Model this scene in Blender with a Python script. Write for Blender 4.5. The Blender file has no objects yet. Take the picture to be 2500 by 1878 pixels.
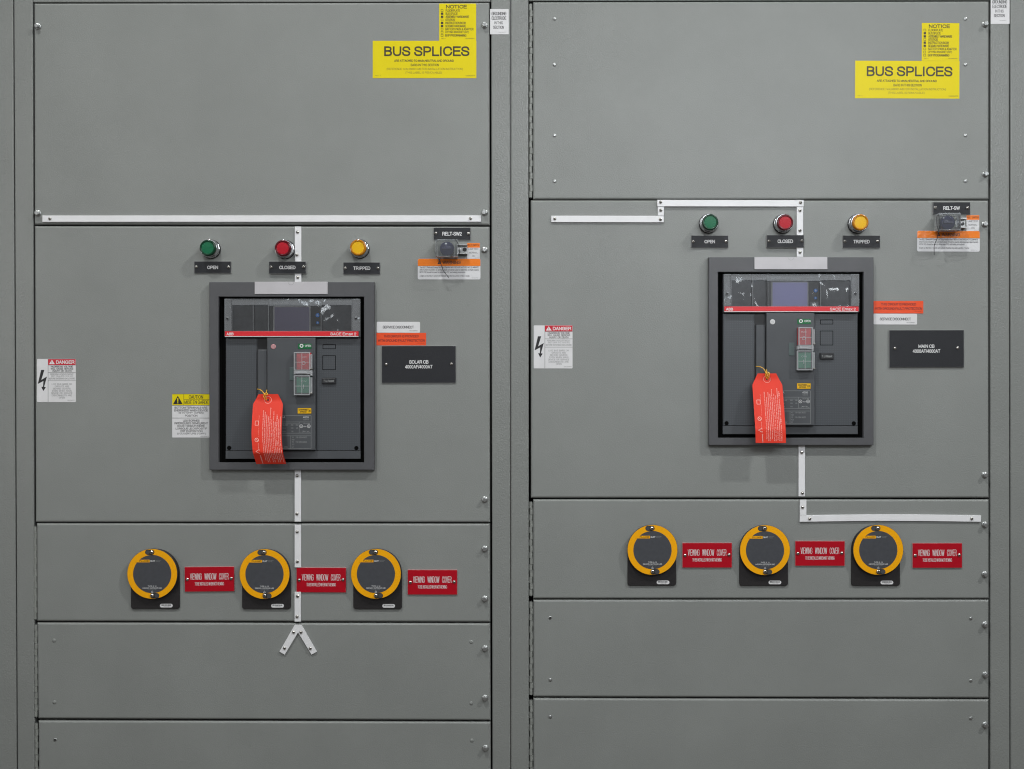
import bpy, math, random
from mathutils import Vector
random.seed(7)
C = bpy.context.scene.collection
SC = bpy.context.scene
pi = math.pi

# ------------------------------------------------------------------ camera, world, lamps, exposure
# one photo pixel on the door faces is one millimetre; x right, z up, doors in the plane y = 0, camera at negative y
CX, CY, D = 1310.0, 960.0, 3000.0
def W(px, py, d=0.0):
    return Vector(((px - 1250) / 1000, -d / 1000, (1878 - py) / 1000))
def P(px, py, d=0.0):                      # a point d mm in front of the doors, seen at that place of the photograph
    k = (D - d) / D
    return Vector(((CX + (px - CX) * k - 1250) / 1000, -d / 1000, (1878 - (CY + (py - CY) * k)) / 1000))
cam = bpy.data.cameras.new('camera'); camo = bpy.data.objects.new('camera', cam); C.objects.link(camo)
camo.location = W(CX, CY, D); camo.rotation_euler = (pi / 2, 0, 0)
cam.sensor_width = 36; cam.lens = 36 * D / 2500
cam.shift_x = (1250 - CX) / 2500; cam.shift_y = -(939 - CY) / 2500
cam.clip_start = 0.05; cam.clip_end = 100
SC.camera = camo
SC.view_settings.view_transform = 'Standard'; SC.view_settings.look = 'None'
SC.view_settings.exposure = 0; SC.view_settings.gamma = 1

wd = bpy.data.worlds.new('World'); SC.world = wd; wd.use_nodes = True
nt = wd.node_tree; nt.nodes.clear()
out = nt.nodes.new('ShaderNodeOutputWorld'); bg = nt.nodes.new('ShaderNodeBackground')
tc = nt.nodes.new('ShaderNodeTexCoord'); sx = nt.nodes.new('ShaderNodeSeparateXYZ'); cr = nt.nodes.new('ShaderNodeValToRGB')
mp = nt.nodes.new('ShaderNodeMapRange'); mp.inputs[1].default_value = -1; mp.inputs[2].default_value = 1
nt.links.new(tc.outputs['Generated'], sx.inputs[0]); nt.links.new(sx.outputs[2], mp.inputs[0])
nt.links.new(mp.outputs[0], cr.inputs[0]); nt.links.new(cr.outputs[0], bg.inputs[0]); nt.links.new(bg.outputs[0], out.inputs[0])
e = cr.color_ramp.elements
e[0].position = 0.0; e[0].color = (0.112, 0.100, 0.088, 1)
e[1].position = 1.0; e[1].color = (0.27, 0.285, 0.295, 1)
m_ = e.new(0.45); m_.color = (0.115, 0.108, 0.10, 1)
m_ = e.new(0.55); m_.color = (0.25, 0.26, 0.265, 1)
bg.inputs[1].default_value = 1.0
SC.cycles.filter_width = 1.15; SC.cycles.use_denoising = True; SC.cycles.denoising_prefilter = 'NONE'

def lamp(name, loc, target, sx_, sy_, watts, color, spread=3.1415):
    l = bpy.data.lights.new(name, 'AREA'); l.shape = 'RECTANGLE'; l.size = sx_; l.size_y = sy_; l.energy = watts; l.color = color; l.spread = spread
    o = bpy.data.objects.new(name, l); C.objects.link(o); o.location = loc
    o.rotation_euler = (Vector(target) - Vector(loc)).to_track_quat('-Z', 'Y').to_euler()
    return o
MID = (0.1, 0, 1.0)
lamp('hall_or_glint_lamp', (5.6, -3.9, 7.2), MID, 0.36, 0.22, 300, (0.99, 1, 0.97))          # high, to the upper right
lamp('hall_or_glint_lamp', (-1.5, -3.4, 6.6), MID, 0.34, 0.20, 192, (0.98, 1, 0.97))        # high, to the upper left
lamp('fill_lamp', (1.0, -2.4, 2.0), (0.7, 0, 1.45), 1.6, 0.6, 6.2, (0.95, 0.99, 1.03), 1.75)     # soft fills added at the camera side to grade the doors' brightness
lamp('fill_lamp', (0.9, -3.4, 2.3), (0.4, 0, 1.3), 1.8, 0.6, 3.6, (0.98, 0.99, 1.0), 1.75)
lamp('fill_lamp', (-1.3, -2.6, 2.15), (-0.7, 0, 1.15), 1.4, 0.6, 2.2, (1.0, 1.0, 0.98), 1.75)
lamp('fill_lamp', (-2.7, -2.4, 1.2), (-0.6, 0, 1.0), 0.8, 0.8, 2.3, (1.0, 0.99, 0.97), 1.75)
for x, y, z in ((-2.0, -9, 1.58), (-2.25, -9, 1.83), (-2.16, -9.3, 1.80), (-1.85, -10, 2.0), (3.05, -9, 1.96), (2.88, -9.2, 1.84), (3.16, -9, 1.74), (2.93, -9.6, 2.08), (3.2, -9.4, 2.02), (2.18, -9, 1.80), (2.08, -9.4, 1.93), (2.5, -11, 2.4)):
    lamp('hall_or_glint_lamp', (x, y, z), MID, 0.065, 0.085, 0.22, (0.90, 0.96, 1.0))         # tiny lamps added at mirror angles to glint in the clear covers

# ------------------------------------------------------------------ materials
MATS = {}
def mat(name, col, rough=0.5, metal=0.0, bump=None, var=0.0, varscale=8.0, coat=0.0, spec=0.5, dots=False, emit=None, speck=False):
    m = bpy.data.materials.new(name); m.use_nodes = True; MATS[name] = m
    n = m.node_tree; b = n.nodes['Principled BSDF']
    b.inputs['Base Color'].default_value = (*col, 1); b.inputs['Roughness'].default_value = rough
    b.inputs['Metallic'].default_value = metal; b.inputs['Specular IOR Level'].default_value = spec
    b.inputs['Coat Weight'].default_value = coat; b.inputs['Coat Roughness'].default_value = 0.08
    t = n.nodes.new('ShaderNodeTexCoord'); t.name = 'tc'
    geo = n.nodes.new('ShaderNodeNewGeometry')
    src = geo.outputs['Position']
    last = None
    if var:
        nz = n.nodes.new('ShaderNodeTexNoise'); nz.inputs['Scale'].default_value = varscale; nz.inputs['Detail'].default_value = 6; nz.inputs['Roughness'].default_value = 0.62
        n.links.new(src, nz.inputs['Vector'])
        mr = n.nodes.new('ShaderNodeMapRange'); mr.inputs[1].default_value = .3; mr.inputs[2].default_value = .7
        mr.inputs[3].default_value = 1 - var; mr.inputs[4].default_value = 1 + var
        n.links.new(nz.outputs[0], mr.inputs[0])
        vm = n.nodes.new('ShaderNodeVectorMath'); vm.operation = 'SCALE'; vm.inputs[0].default_value = col
        n.links.new(mr.outputs[0], vm.inputs['Scale']); last = vm.outputs[0]
    if speck:                                # sparse scuffs, dust and handling marks of their own shape
        sc_ = n.nodes.new('ShaderNodeVectorMath'); sc_.operation = 'MULTIPLY'; sc_.inputs[1].default_value = (1.0, 1.0, .62)
        n.links.new(src, sc_.inputs[0])
        vo = n.nodes.new('ShaderNodeTexVoronoi'); vo.inputs['Scale'].default_value = 9.5
        nn = n.nodes.new('ShaderNodeTexNoise'); nn.inputs['Scale'].default_value = 170
        n.links.new(src, nn.inputs['Vector'])
        ad = n.nodes.new('ShaderNodeMixRGB'); ad.blend_type = 'ADD'; ad.inputs[0].default_value = 0.006
        n.links.new(sc_.outputs[0], ad.inputs[1]); n.links.new(nn.outputs['Color'], ad.inputs[2])
        n.links.new(ad.outputs[0], vo.inputs['Vector'])
        r = n.nodes.new('ShaderNodeMapRange'); r.inputs[1].default_value = 0.016; r.inputs[2].default_value = 0.040; r.inputs[3].default_value = 0.42; r.inputs[4].default_value = 0.0
        n.links.new(vo.outputs['Distance'], r.inputs[0])
        vs = n.nodes.new('ShaderNodeSeparateColor'); n.links.new(vo.outputs['Color'], vs.inputs[0])
        th = n.nodes.new('ShaderNodeMath'); th.operation = 'GREATER_THAN'; th.inputs[1].default_value = 0.72; n.links.new(vs.outputs[0], th.inputs[0])
        mu = n.nodes.new('ShaderNodeMath'); mu.operation = 'MULTIPLY'; n.links.new(r.outputs[0], mu.inputs[0]); n.links.new(th.outputs[0], mu.inputs[1])
        mx = n.nodes.new('ShaderNodeMixRGB'); mx.inputs[2].default_value = (.05, .05, .05, 1)
        n.links.new(mu.outputs[0], mx.inputs[0]); n.links.new(last, mx.inputs[1]); last = mx.outputs[0]
    if dots:
        vo = n.nodes.new('ShaderNodeTexVoronoi'); vo.inputs['Scale'].default_value = 235; vo.inputs['Randomness'].default_value = 0.0
        n.links.new(t.outputs['Object'], vo.inputs['Vector'])
        r = n.nodes.new('ShaderNodeMapRange'); r.inputs[1].default_value = .22; r.inputs[2].default_value = .5; r.inputs[3].default_value = 1; r.inputs[4].default_value = 0
        n.links.new(vo.outputs['Distance'], r.inputs[0])
        mx = n.nodes.new('ShaderNodeMixRGB'); mx.inputs[1].default_value = (*[c * .72 for c in col], 1); mx.inputs[2].default_value = (*[c * 1.5 for c in col], 1)
        n.links.new(r.outputs[0], mx.inputs[0]); last = mx.outputs[0]
        bp = n.nodes.new('ShaderNodeBump'); bp.inputs['Strength'].default_value = .35; bp.inputs['Distance'].default_value = .0004
        n.links.new(r.outputs[0], bp.inputs['Height']); n.links.new(bp.outputs[0], b.inputs['Normal'])
    if last is not None: n.links.new(last, b.inputs['Base Color'])
    if bump:
        prev = None
        for (scale, dist, det) in bump:
            nz = n.nodes.new('ShaderNodeTexNoise'); nz.inputs['Scale'].default_value = scale; nz.inputs['Detail'].default_value = det
            n.links.new(src, nz.inputs['Vector'])
            bp = n.nodes.new('ShaderNodeBump'); bp.inputs['Strength'].default_value = 1.0; bp.inputs['Distance'].default_value = dist
            n.links.new(nz.outputs[0], bp.inputs['Height'])
            if prev: n.links.new(prev.outputs[0], bp.inputs['Normal'])
            prev = bp
        n.links.new(prev.outputs[0], b.inputs['Normal'])
        if coat: n.links.new(prev.outputs[0], b.inputs['Coat Normal'])
    if emit:
        b.inputs['Emission Color'].default_value = (*col, 1); b.inputs['Emission Strength'].default_value = emit
    return m
paint = mat('grey_paint', (0.223, 0.233, 0.225), 0.46, bump=[(3.2, .0055, 1), (380, .00040, 2)], var=.06, varscale=3.5, speck=True)
post_paint = mat('grey_post_paint', (0.214, 0.223, 0.215), 0.34, bump=[(300, .00065, 2)], var=.04, varscale=7, speck=True)
hinge_m = mat('hinge_metal', (0.23, 0.24, 0.225), 0.38, var=.08, varscale=60)
dark = mat('cabinet_interior', (0.012, 0.012, 0.013), 0.8)
white = mat('white_plastic', (0.74, 0.74, 0.76), 0.42, bump=[(30, .0006, 2)], var=.03, varscale=25)
white2 = mat('frosted_label', (0.50, 0.485, 0.51), 0.25, bump=[(25, .0005, 2)], var=.04, varscale=20)
zinc = mat('zinc_steel', (0.42, 0.43, 0.43), 0.30, metal=.85, bump=[(500, .0002, 2)])
steel = mat('screw_steel', (0.55, 0.53, 0.50), 0.22, metal=1.0)
chrome = mat('chrome', (0.62, 0.63, 0.65), 0.07, metal=1.0)
recess = mat('screw_recess', (0.02, 0.02, 0.02), 0.6)
lamic = mat('black_laminate', (0.016, 0.017, 0.021), 0.5, spec=.35, bump=[(900, .0003, 2)], var=.25, varscale=700)
lamedge = mat('laminate_core', (0.30, 0.30, 0.30), 0.5)
redlam = mat('red_laminate', (0.40, 0.001, 0.011), 0.42, spec=.25, bump=[(60, .0003, 2)], var=.03, varscale=30)
rededge = mat('red_plate_edge', (0.55, 0.22, 0.22), 0.5)
wink = mat('white_lettering', (0.72, 0.72, 0.73), 0.5)
gink = mat('grey_lettering', (0.30, 0.31, 0.31), 0.5)
ink = mat('black_ink', (0.012, 0.011, 0.013), 0.45)
bink = mat('brown_black_ink', (0.032, 0.024, 0.008), 0.45)
tink = mat('thin_olive_ink', (0.20, 0.165, 0.02), 0.45)
smink = mat('fine_print_ink', (0.14, 0.14, 0.145), 0.5)
darkred_ink = mat('dark_red_ink', (0.16, 0.012, 0.012), 0.5)
yellow = mat('yellow_vinyl', (0.72, 0.59, 0.0), 0.42, spec=.25, bump=[(40, .0004, 1), (260, .00004, 1)], var=.015, varscale=20)
whitev = mat('white_vinyl', (0.68, 0.675, 0.69), 0.28, bump=[(50, .0003, 1)], var=.05, varscale=30)
redv = mat('red_vinyl', (0.55, 0.008, 0.03), 0.3, bump=[(50, .0003, 1)])
orangev = mat('orange_vinyl', (0.83, 0.20, 0.012), 0.22, bump=[(150, .00045, 1)])
orwhite = mat('glossy_white_vinyl', (0.66, 0.66, 0.68), 0.16, bump=[(150, .00055, 1)])
redor = mat('red_orange_vinyl', (0.80, 0.085, 0.025), 0.24, bump=[(120, .0004, 1)])
bezelm = mat('dark_grey_flange', (0.078, 0.079, 0.086), 0.45, bump=[(700, .00012, 2)], var=.06, varscale=20)
facem = mat('charcoal_plastic', (0.074, 0.079, 0.087), 0.30, bump=[(14, .0010, 1)], var=.05, varscale=16)
dotm = mat('dotted_grey_plastic', (0.082, 0.090, 0.102), 0.38, dots=True)
darkm = mat('black_module', (0.022, 0.023, 0.026), 0.35, var=.3, varscale=60)
modm = mat('module_grey', (0.040, 0.042, 0.048), 0.32, var=.35, varscale=45, bump=[(16, .0012, 2)])
blackp = mat('black_plastic', (0.010, 0.010, 0.012), 0.35)
gapm = mat('black_gap', (0.003, 0.003, 0.003), 0.9, spec=0.05)  # colour carries the shade of the flange gap
plate_black = mat('black_base_plate', (0.013, 0.011, 0.012), 0.48, bump=[(400, .0003, 3)], var=.2, varscale=200)
screenm = mat('dim_lcd_screen', (0.125, 0.110, 0.168), 0.16, var=.03, varscale=5)
screenl = mat('paler_lcd_screen', (0.33, 0.325, 0.52), 0.16, var=.03, varscale=5)
bandm = mat('red_band', (0.66, 0.02, 0.03), 0.35)
bluem = mat('blue_key', (0.02, 0.16, 0.52), 0.3)
greenm = mat('green_indicator', (0.0, 0.13, 0.035), 0.35)
yelm = mat('yellow_flag', (0.75, 0.42, 0.0), 0.35)
tagm = mat('red_card_tag', (0.74, 0.040, 0.018), 0.55, spec=.3, var=.02, varscale=15)
tagink = mat('tag_white_print', (0.85, 0.55, 0.50), 0.5)
wirem = mat('yellow_wire', (0.75, 0.40, 0.03), 0.30, coat=.5)
blackwire = mat('black_cable_tie', (0.012, 0.012, 0.014), 0.35)
fy = mat('amber_cover_paint', (0.88, 0.39, 0.0), 0.42, spec=.3, var=.03, varscale=25)
fg = mat('slate_cover_face', (0.055, 0.058, 0.067), 0.42, var=.10, varscale=120)
fedge = mat('black_cover_rim', (0.03, 0.028, 0.026), 0.4)
glens = mat('green_lens', (0.001, 0.035, 0.015), 0.14, spec=.4)
glens2 = mat('green_lens_core', (0.0, 0.12, 0.05), 0.40, spec=.3)
rlens = mat('red_lens', (0.10, 0.001, 0.006), 0.14, spec=.4)
rlens2 = mat('red_lens_core', (0.42, 0.0, 0.012), 0.40, spec=.3)
ylens = mat('amber_lens', (0.46, 0.17, 0.001), 0.14, spec=.4)
ylens2 = mat('amber_lens_core', (0.74, 0.42, 0.0), 0.40, spec=.3)
btnr = mat('red_button', (0.62, 0.02, 0.03), 0.35)
btng = mat('green_button', (0.012, 0.24, 0.13), 0.35)
knobm = mat('blue_black_knob', (0.030, 0.034, 0.085), 0.22)
padm = mat('grey_green_pad', (0.085, 0.115, 0.115), 0.3)
badgem = mat('pink_badge', (0.55, 0.25, 0.27), 0.25)

def clear(name, tint, fac, rough, bumpd, bscale=30, frost=0.0):
    m = bpy.data.materials.new(name); m.use_nodes = True; n = m.node_tree; n.nodes.clear()
    o = n.nodes.new('ShaderNodeOutputMaterial'); t = n.nodes.new('ShaderNodeBsdfTransparent'); t.inputs[0].default_value = (*tint, 1)
    g = n.nodes.new('ShaderNodeBsdfGlossy'); g.inputs['Roughness'].default_value = rough
    g.inputs[0].default_value = (1, 1, 1, 1)
    fr = n.nodes.new('ShaderNodeFresnel'); fr.inputs[0].default_value = fac
    geo = n.nodes.new('ShaderNodeNewGeometry')
    nz = n.nodes.new('ShaderNodeTexNoise'); nz.inputs['Scale'].default_value = bscale; nz.inputs['Detail'].default_value = 2
    n.links.new(geo.outputs['Position'], nz.inputs['Vector'])
    bp = n.nodes.new('ShaderNodeBump'); bp.inputs['Distance'].default_value = bumpd; n.links.new(nz.outputs[0], bp.inputs['Height'])
    n.links.new(bp.outputs[0], g.inputs['Normal']); n.links.new(bp.outputs[0], fr.inputs['Normal'])
    mx = n.nodes.new('ShaderNodeMixShader'); n.links.new(fr.outputs[0], mx.inputs[0]); n.links.new(t.outputs[0], mx.inputs[1]); n.links.new(g.outputs[0], mx.inputs[2])
    last = mx.outputs[0]
    if frost:
        df = n.nodes.new('ShaderNodeBsdfDiffuse'); df.inputs[0].default_value = (.75, .77, .8, 1)
        m2 = n.nodes.new('ShaderNodeMixShader'); m2.inputs[0].default_value = frost
        n.links.new(last, m2.inputs[1]); n.links.new(df.outputs[0], m2.inputs[2]); last = m2.outputs[0]
    n.links.new(last, o.inputs[0]); MATS[name] = m
    return m
clearm = clear('clear_plastic', (.96, .97, .98), 1.5, 0.03, .0016, 9, .03)
clearedge = clear('clear_plastic_edge', (.92, .94, .96), 1.5, 0.12, .0006, 40, .16)
clearbox = clear('clear_box_plastic', (.97, .98, .98), 1.5, 0.06, .0005, 18, .06)
clearboxside = clear('clear_box_side', (.95, .97, .97), 1.5, 0.10, .0006, 30, .20)
guardm = clear('frosted_guard', (.95, .95, .96), 1.5, 0.12, .0005, 40, .13)
guardedge = clear('frosted_guard_edge', (.9, .9, .92), 1.5, 0.2, .0005, 40, .40)

# ------------------------------------------------------------------ mesh builder (local millimetres: x right, y down, d outwards)
# a plain sans alphabet drawn as single strokes: advance width, then strokes of x y pairs, capitals 100 high
STROKES = {
'A': (93, (8,0, 46,100, 85,0), (22,34, 71,34)),
'B': (93, (14,0, 14,100, 55,100, 73,94, 78,78, 73,60, 55,53, 14,53), (55,53, 76,46, 83,28, 76,7, 57,0, 14,0)),
'C': (100, (91,68, 84,88, 70,98, 52,100, 30,96, 14,78, 9,50, 14,22, 30,4, 52,0, 70,3, 84,13, 92,34)),
'D': (100, (14,0, 14,100, 50,100, 72,94, 87,76, 91,50, 87,24, 72,6, 50,0, 14,0)),
'E': (90, (84,0, 14,0, 14,100, 82,100), (14,53, 77,53)),
'F': (84, (14,0, 14,100, 80,100), (14,51, 72,51)),
'G': (106, (92,70, 84,88, 70,98, 52,100, 30,96, 14,78, 9,50, 14,22, 30,4, 52,0, 72,3, 86,12, 94,22, 94,48, 56,48)),
'H': (100, (13,0, 13,100), (87,0, 87,100), (13,53, 87,53)),
'I': (39, (19,0, 19,100)),
'J': (72, (8,30, 12,10, 24,1, 36,0, 50,5, 57,22, 57,100)),
'K': (93, (13,0, 13,100), (84,100, 13,34), (38,58, 88,0)),
'L': (77, (13,100, 13,0, 74,0)),
'M': (116, (13,0, 13,100, 58,8, 103,100, 103,0)),
'N': (100, (13,0, 13,100, 87,0, 87,100)),
'O': (108, (54,100, 31,95, 14,78, 9,50, 14,22, 31,5, 54,0, 77,5, 94,22, 99,50, 94,78, 77,95, 54,100)),
'P': (93, (14,0, 14,100, 56,100, 76,93, 83,72, 76,51, 56,44, 14,44)),
'Q': (108, (54,100, 31,95, 14,78, 9,50, 14,22, 31,5, 54,0, 77,5, 94,22, 99,50, 94,78, 77,95, 54,100), (64,24, 97,-6)),
'R': (100, (14,0, 14,100, 60,100, 79,94, 85,74, 79,54, 60,48, 14,48), (58,48, 76,36, 90,0)),
'S': (93, (82,72, 76,90, 62,99, 44,100, 26,97, 14,86, 13,70, 24,58, 48,51, 72,44, 83,28, 79,10, 64,1, 46,0, 26,3, 13,14, 9,31)),
'T': (85, (5,100, 80,100), (42,100, 42,0)),
'U': (100, (13,100, 13,32, 20,10, 36,1, 50,0, 64,1, 80,10, 87,32, 87,100)),
'V': (93, (7,100, 46,0, 86,100)),
'W': (131, (6,100, 34,0, 65,98, 96,0, 125,100)),
'X': (93, (9,0, 83,100), (84,0, 10,100)),
'Y': (93, (7,100, 46,42, 86,100), (46,42, 46,0)),
'Z': (85, (9,100, 77,100, 8,0, 79,0)),
'a': (77, (12,54, 20,69, 38,74, 56,70, 63,56, 63,12, 70,0), (63,42, 30,38, 12,28, 12,10, 26,0, 46,3, 63,18)),
'b': (77, (12,0, 12,100), (12,54, 26,72, 44,74, 62,64, 68,37, 62,10, 44,0, 26,2, 12,18)),
'c': (70, (63,50, 54,70, 37,74, 18,66, 9,37, 18,8, 37,0, 55,6, 64,26)),
'd': (77, (64,0, 64,100), (64,54, 50,72, 32,74, 14,64, 8,37, 14,10, 32,0, 50,2, 64,18)),
'e': (77, (9,40, 68,40, 63,62, 50,73, 38,74, 20,68, 9,40, 12,16, 24,3, 40,0, 56,5, 66,20)),
'f': (39, (38,99, 26,99, 20,88, 20,0), (4,72, 36,72)),
'g': (77, (64,74, 64,-4, 54,-22, 36,-27, 16,-20), (64,54, 50,72, 32,74, 14,64, 8,37, 14,10, 32,0, 50,2, 64,18)),
'h': (77, (12,0, 12,100), (12,52, 24,70, 42,74, 58,68, 63,52, 63,0)),
'i': (31, (15,0, 15,74), (15,88, 15,100)),
'k': (70, (12,0, 12,100), (60,74, 12,28), (30,45, 64,0)),
'l': (31, (15,0, 15,100)),
'm': (116, (12,0, 12,74), (12,52, 24,70, 38,74, 52,68, 57,52, 57,0), (57,52, 70,70, 84,74, 98,68, 103,52, 103,0)),
'n': (77, (12,0, 12,74), (12,52, 24,70, 42,74, 58,68, 63,52, 63,0)),
'o': (77, (38,74, 18,66, 9,37, 18,8, 38,0, 58,8, 68,37, 58,66, 38,74)),
'p': (77, (12,-28, 12,74), (12,54, 26,72, 44,74, 62,64, 68,37, 62,10, 44,0, 26,2, 12,18)),
'q': (77, (64,-28, 64,74), (64,54, 50,72, 32,74, 14,64, 8,37, 14,10, 32,0, 50,2, 64,18)),
'r': (46, (12,0, 12,74), (12,48, 24,68, 44,72)),
's': (70, (60,54, 50,72, 34,74, 16,70, 12,54, 22,42, 46,34, 60,22, 52,4, 34,0, 16,4, 9,20)),
't': (39, (20,96, 20,8, 26,0, 38,0), (4,72, 37,72)),
'u': (77, (63,74, 63,0), (63,24, 50,4, 34,0, 17,6, 12,24, 12,74)),
'v': (70, (6,74, 35,0, 64,74)),
'w': (100, (5,74, 27,0, 50,70, 73,0, 95,74)),
'x': (70, (8,0, 60,74), (62,0, 9,74)),
'y': (70, (6,74, 36,2), (64,74, 30,-20, 14,-27)),
'z': (70, (9,74, 60,74, 8,0, 62,0)), 'j': (31, (15,74, 15,-16, 2,-26), (15,88, 15,100)),
'0': (77, (38,98, 18,90, 9,50, 18,8, 38,0, 58,8, 68,50, 58,90, 38,98)),
'1': (77, (18,78, 36,84, 44,98, 44,0)),
'2': (77, (11,70, 16,88, 38,98, 60,90, 66,70, 56,50, 20,20, 9,0, 68,0)),
'3': (77, (11,74, 20,93, 38,98, 58,92, 63,74, 56,58, 34,53), (36,53, 60,47, 68,28, 58,6, 38,0, 18,6, 9,26)),
'4': (77, (52,0, 52,98, 8,30, 8,24, 70,24)),
'5': (77, (62,98, 20,98, 13,48, 30,60, 48,62, 64,50, 68,30, 58,6, 38,0, 18,5, 9,22)),
'6': (77, (64,78, 54,95, 38,98, 18,88, 9,48, 16,10, 38,0, 60,8, 68,30, 60,54, 40,60, 20,54, 10,36)),
'7': (77, (9,98, 68,98, 46,56, 32,0)),
'8': (77, (38,98, 18,92, 13,74, 20,58, 38,53, 56,58, 64,74, 58,92, 38,98), (38,53, 16,45, 9,26, 18,5, 38,0, 58,5, 68,26, 60,45, 38,53)),
'9': (77, (12,20, 22,3, 38,0, 58,10, 67,50, 60,88, 38,98, 16,90, 8,68, 16,44, 36,38, 56,44, 66,62)),
'.': (39, (19,0, 19,12)), ',': (39, (21,12, 13,-16)), ':': (39, (19,0, 19,12), (19,58, 19,70)),
'!': (39, (19,0, 19,12), (19,30, 19,100)), '/': (39, (2,-2, 37,100)), '-': (46, (6,36, 40,36)),
'(': (46, (38,103, 22,76, 15,38, 22,0, 38,-27)), ')': (46, (8,103, 24,76, 31,38, 24,0, 8,-27)),
'"': (50, (14,72, 14,100), (36,72, 36,100)), "'": (30, (15,72, 15,100)),
'&': (93, (86,0, 24,74, 24,90, 38,100, 54,92, 54,76, 22,48, 10,26, 18,5, 38,0, 60,8, 80,42)),
}
STROKES['\u00c9'] = (90, *STROKES['E'][1:], (42,112, 62,128)); STROKES['\u00ca'] = (90, *STROKES['E'][1:], (28,112, 48,130, 68,112))
FONT = {}
def glyphs(s):
    if s in FONT: return FONT[s]
    out, x = [], 0
    for ch in s:
        if ch == ' ': x += 36; continue
        g_ = STROKES[ch]
        for k, st in enumerate(g_[1:]): out.append((k * 6, [(x + st[i], st[i + 1]) for i in range(0, len(st), 2)]))
        x += g_[0] + 4
    xs = [p[0] for _, q in out for p in q]; ys = [p[1] for _, q in out for p in q]
    FONT[s] = (out, min(xs), max(xs), min(ys), max(ys)); return FONT[s]
def thick_strokes(s, x0, y0, x1, y1, bold):
    """the strokes of s fitted into the box, widened to their thickness; yields the order of the stroke in its letter and quads"""
    out, a, b_, c, e_ = glyphs(s); W_, H = x1 - x0, y1 - y0
    cap = H * 100 / max(e_ - c + 12, 1); t = cap * (.20 if bold > .014 else .155 if bold > .003 else .11)
    t = min(t, .215 * W_ / max(len(s), 1) + .02); hw = t / 2
    fx = lambda x: x0 + hw + (x - a) / max(b_ - a, 1) * (W_ - t); fy = lambda y: y1 - hw - (y - c) / max(e_ - c, 1) * (H - t)
    parts = []
    for k, pts in out:                       # break a stroke at its sharp corners so that every limb keeps its full width
        cur = [pts[0]]
        for i in range(1, len(pts)):
            cur.append(pts[i])
            if i < len(pts) - 1:
                u, v = Vector(pts[i]) - Vector(pts[i - 1]), Vector(pts[i + 1]) - Vector(pts[i])
                if u.normalized() @ v.normalized() < .35: parts.append((k, cur)); k += 1; cur = [pts[i]]
        parts.append((k, cur))
    for k, pts in parts:
        q = [Vector((fx(x), fy(y))) for x, y in pts]; n = len(q); closed = (q[0] - q[-1]).length < 1e-6; L, R = [], []
        for i in range(n):
            p = q[i]; d1 = (q[i] - q[i - 1]) if i else ((q[0] - q[-2]) if closed else q[1] - q[0])
            d2 = (q[i + 1] - q[i]) if i < n - 1 else ((q[1] - q[0]) if closed else q[i] - q[i - 1])
            d1 = d1.normalized(); d2 = d2.normalized(); n1 = Vector((-d1.y, d1.x)); n2 = Vector((-d2.y, d2.x))
            m = n1 + n2; m = n2 if m.length < .2 else m / max(m.length_squared / 2, .45)
            e = Vector((0, 0))
            if not closed and i == 0: e = -d2 * hw * .9
            if not closed and i == n - 1: e = d1 * hw * .9
            L.append(p + m * hw + e); R.append(p - m * hw + e)
        yield k, L, R

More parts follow.
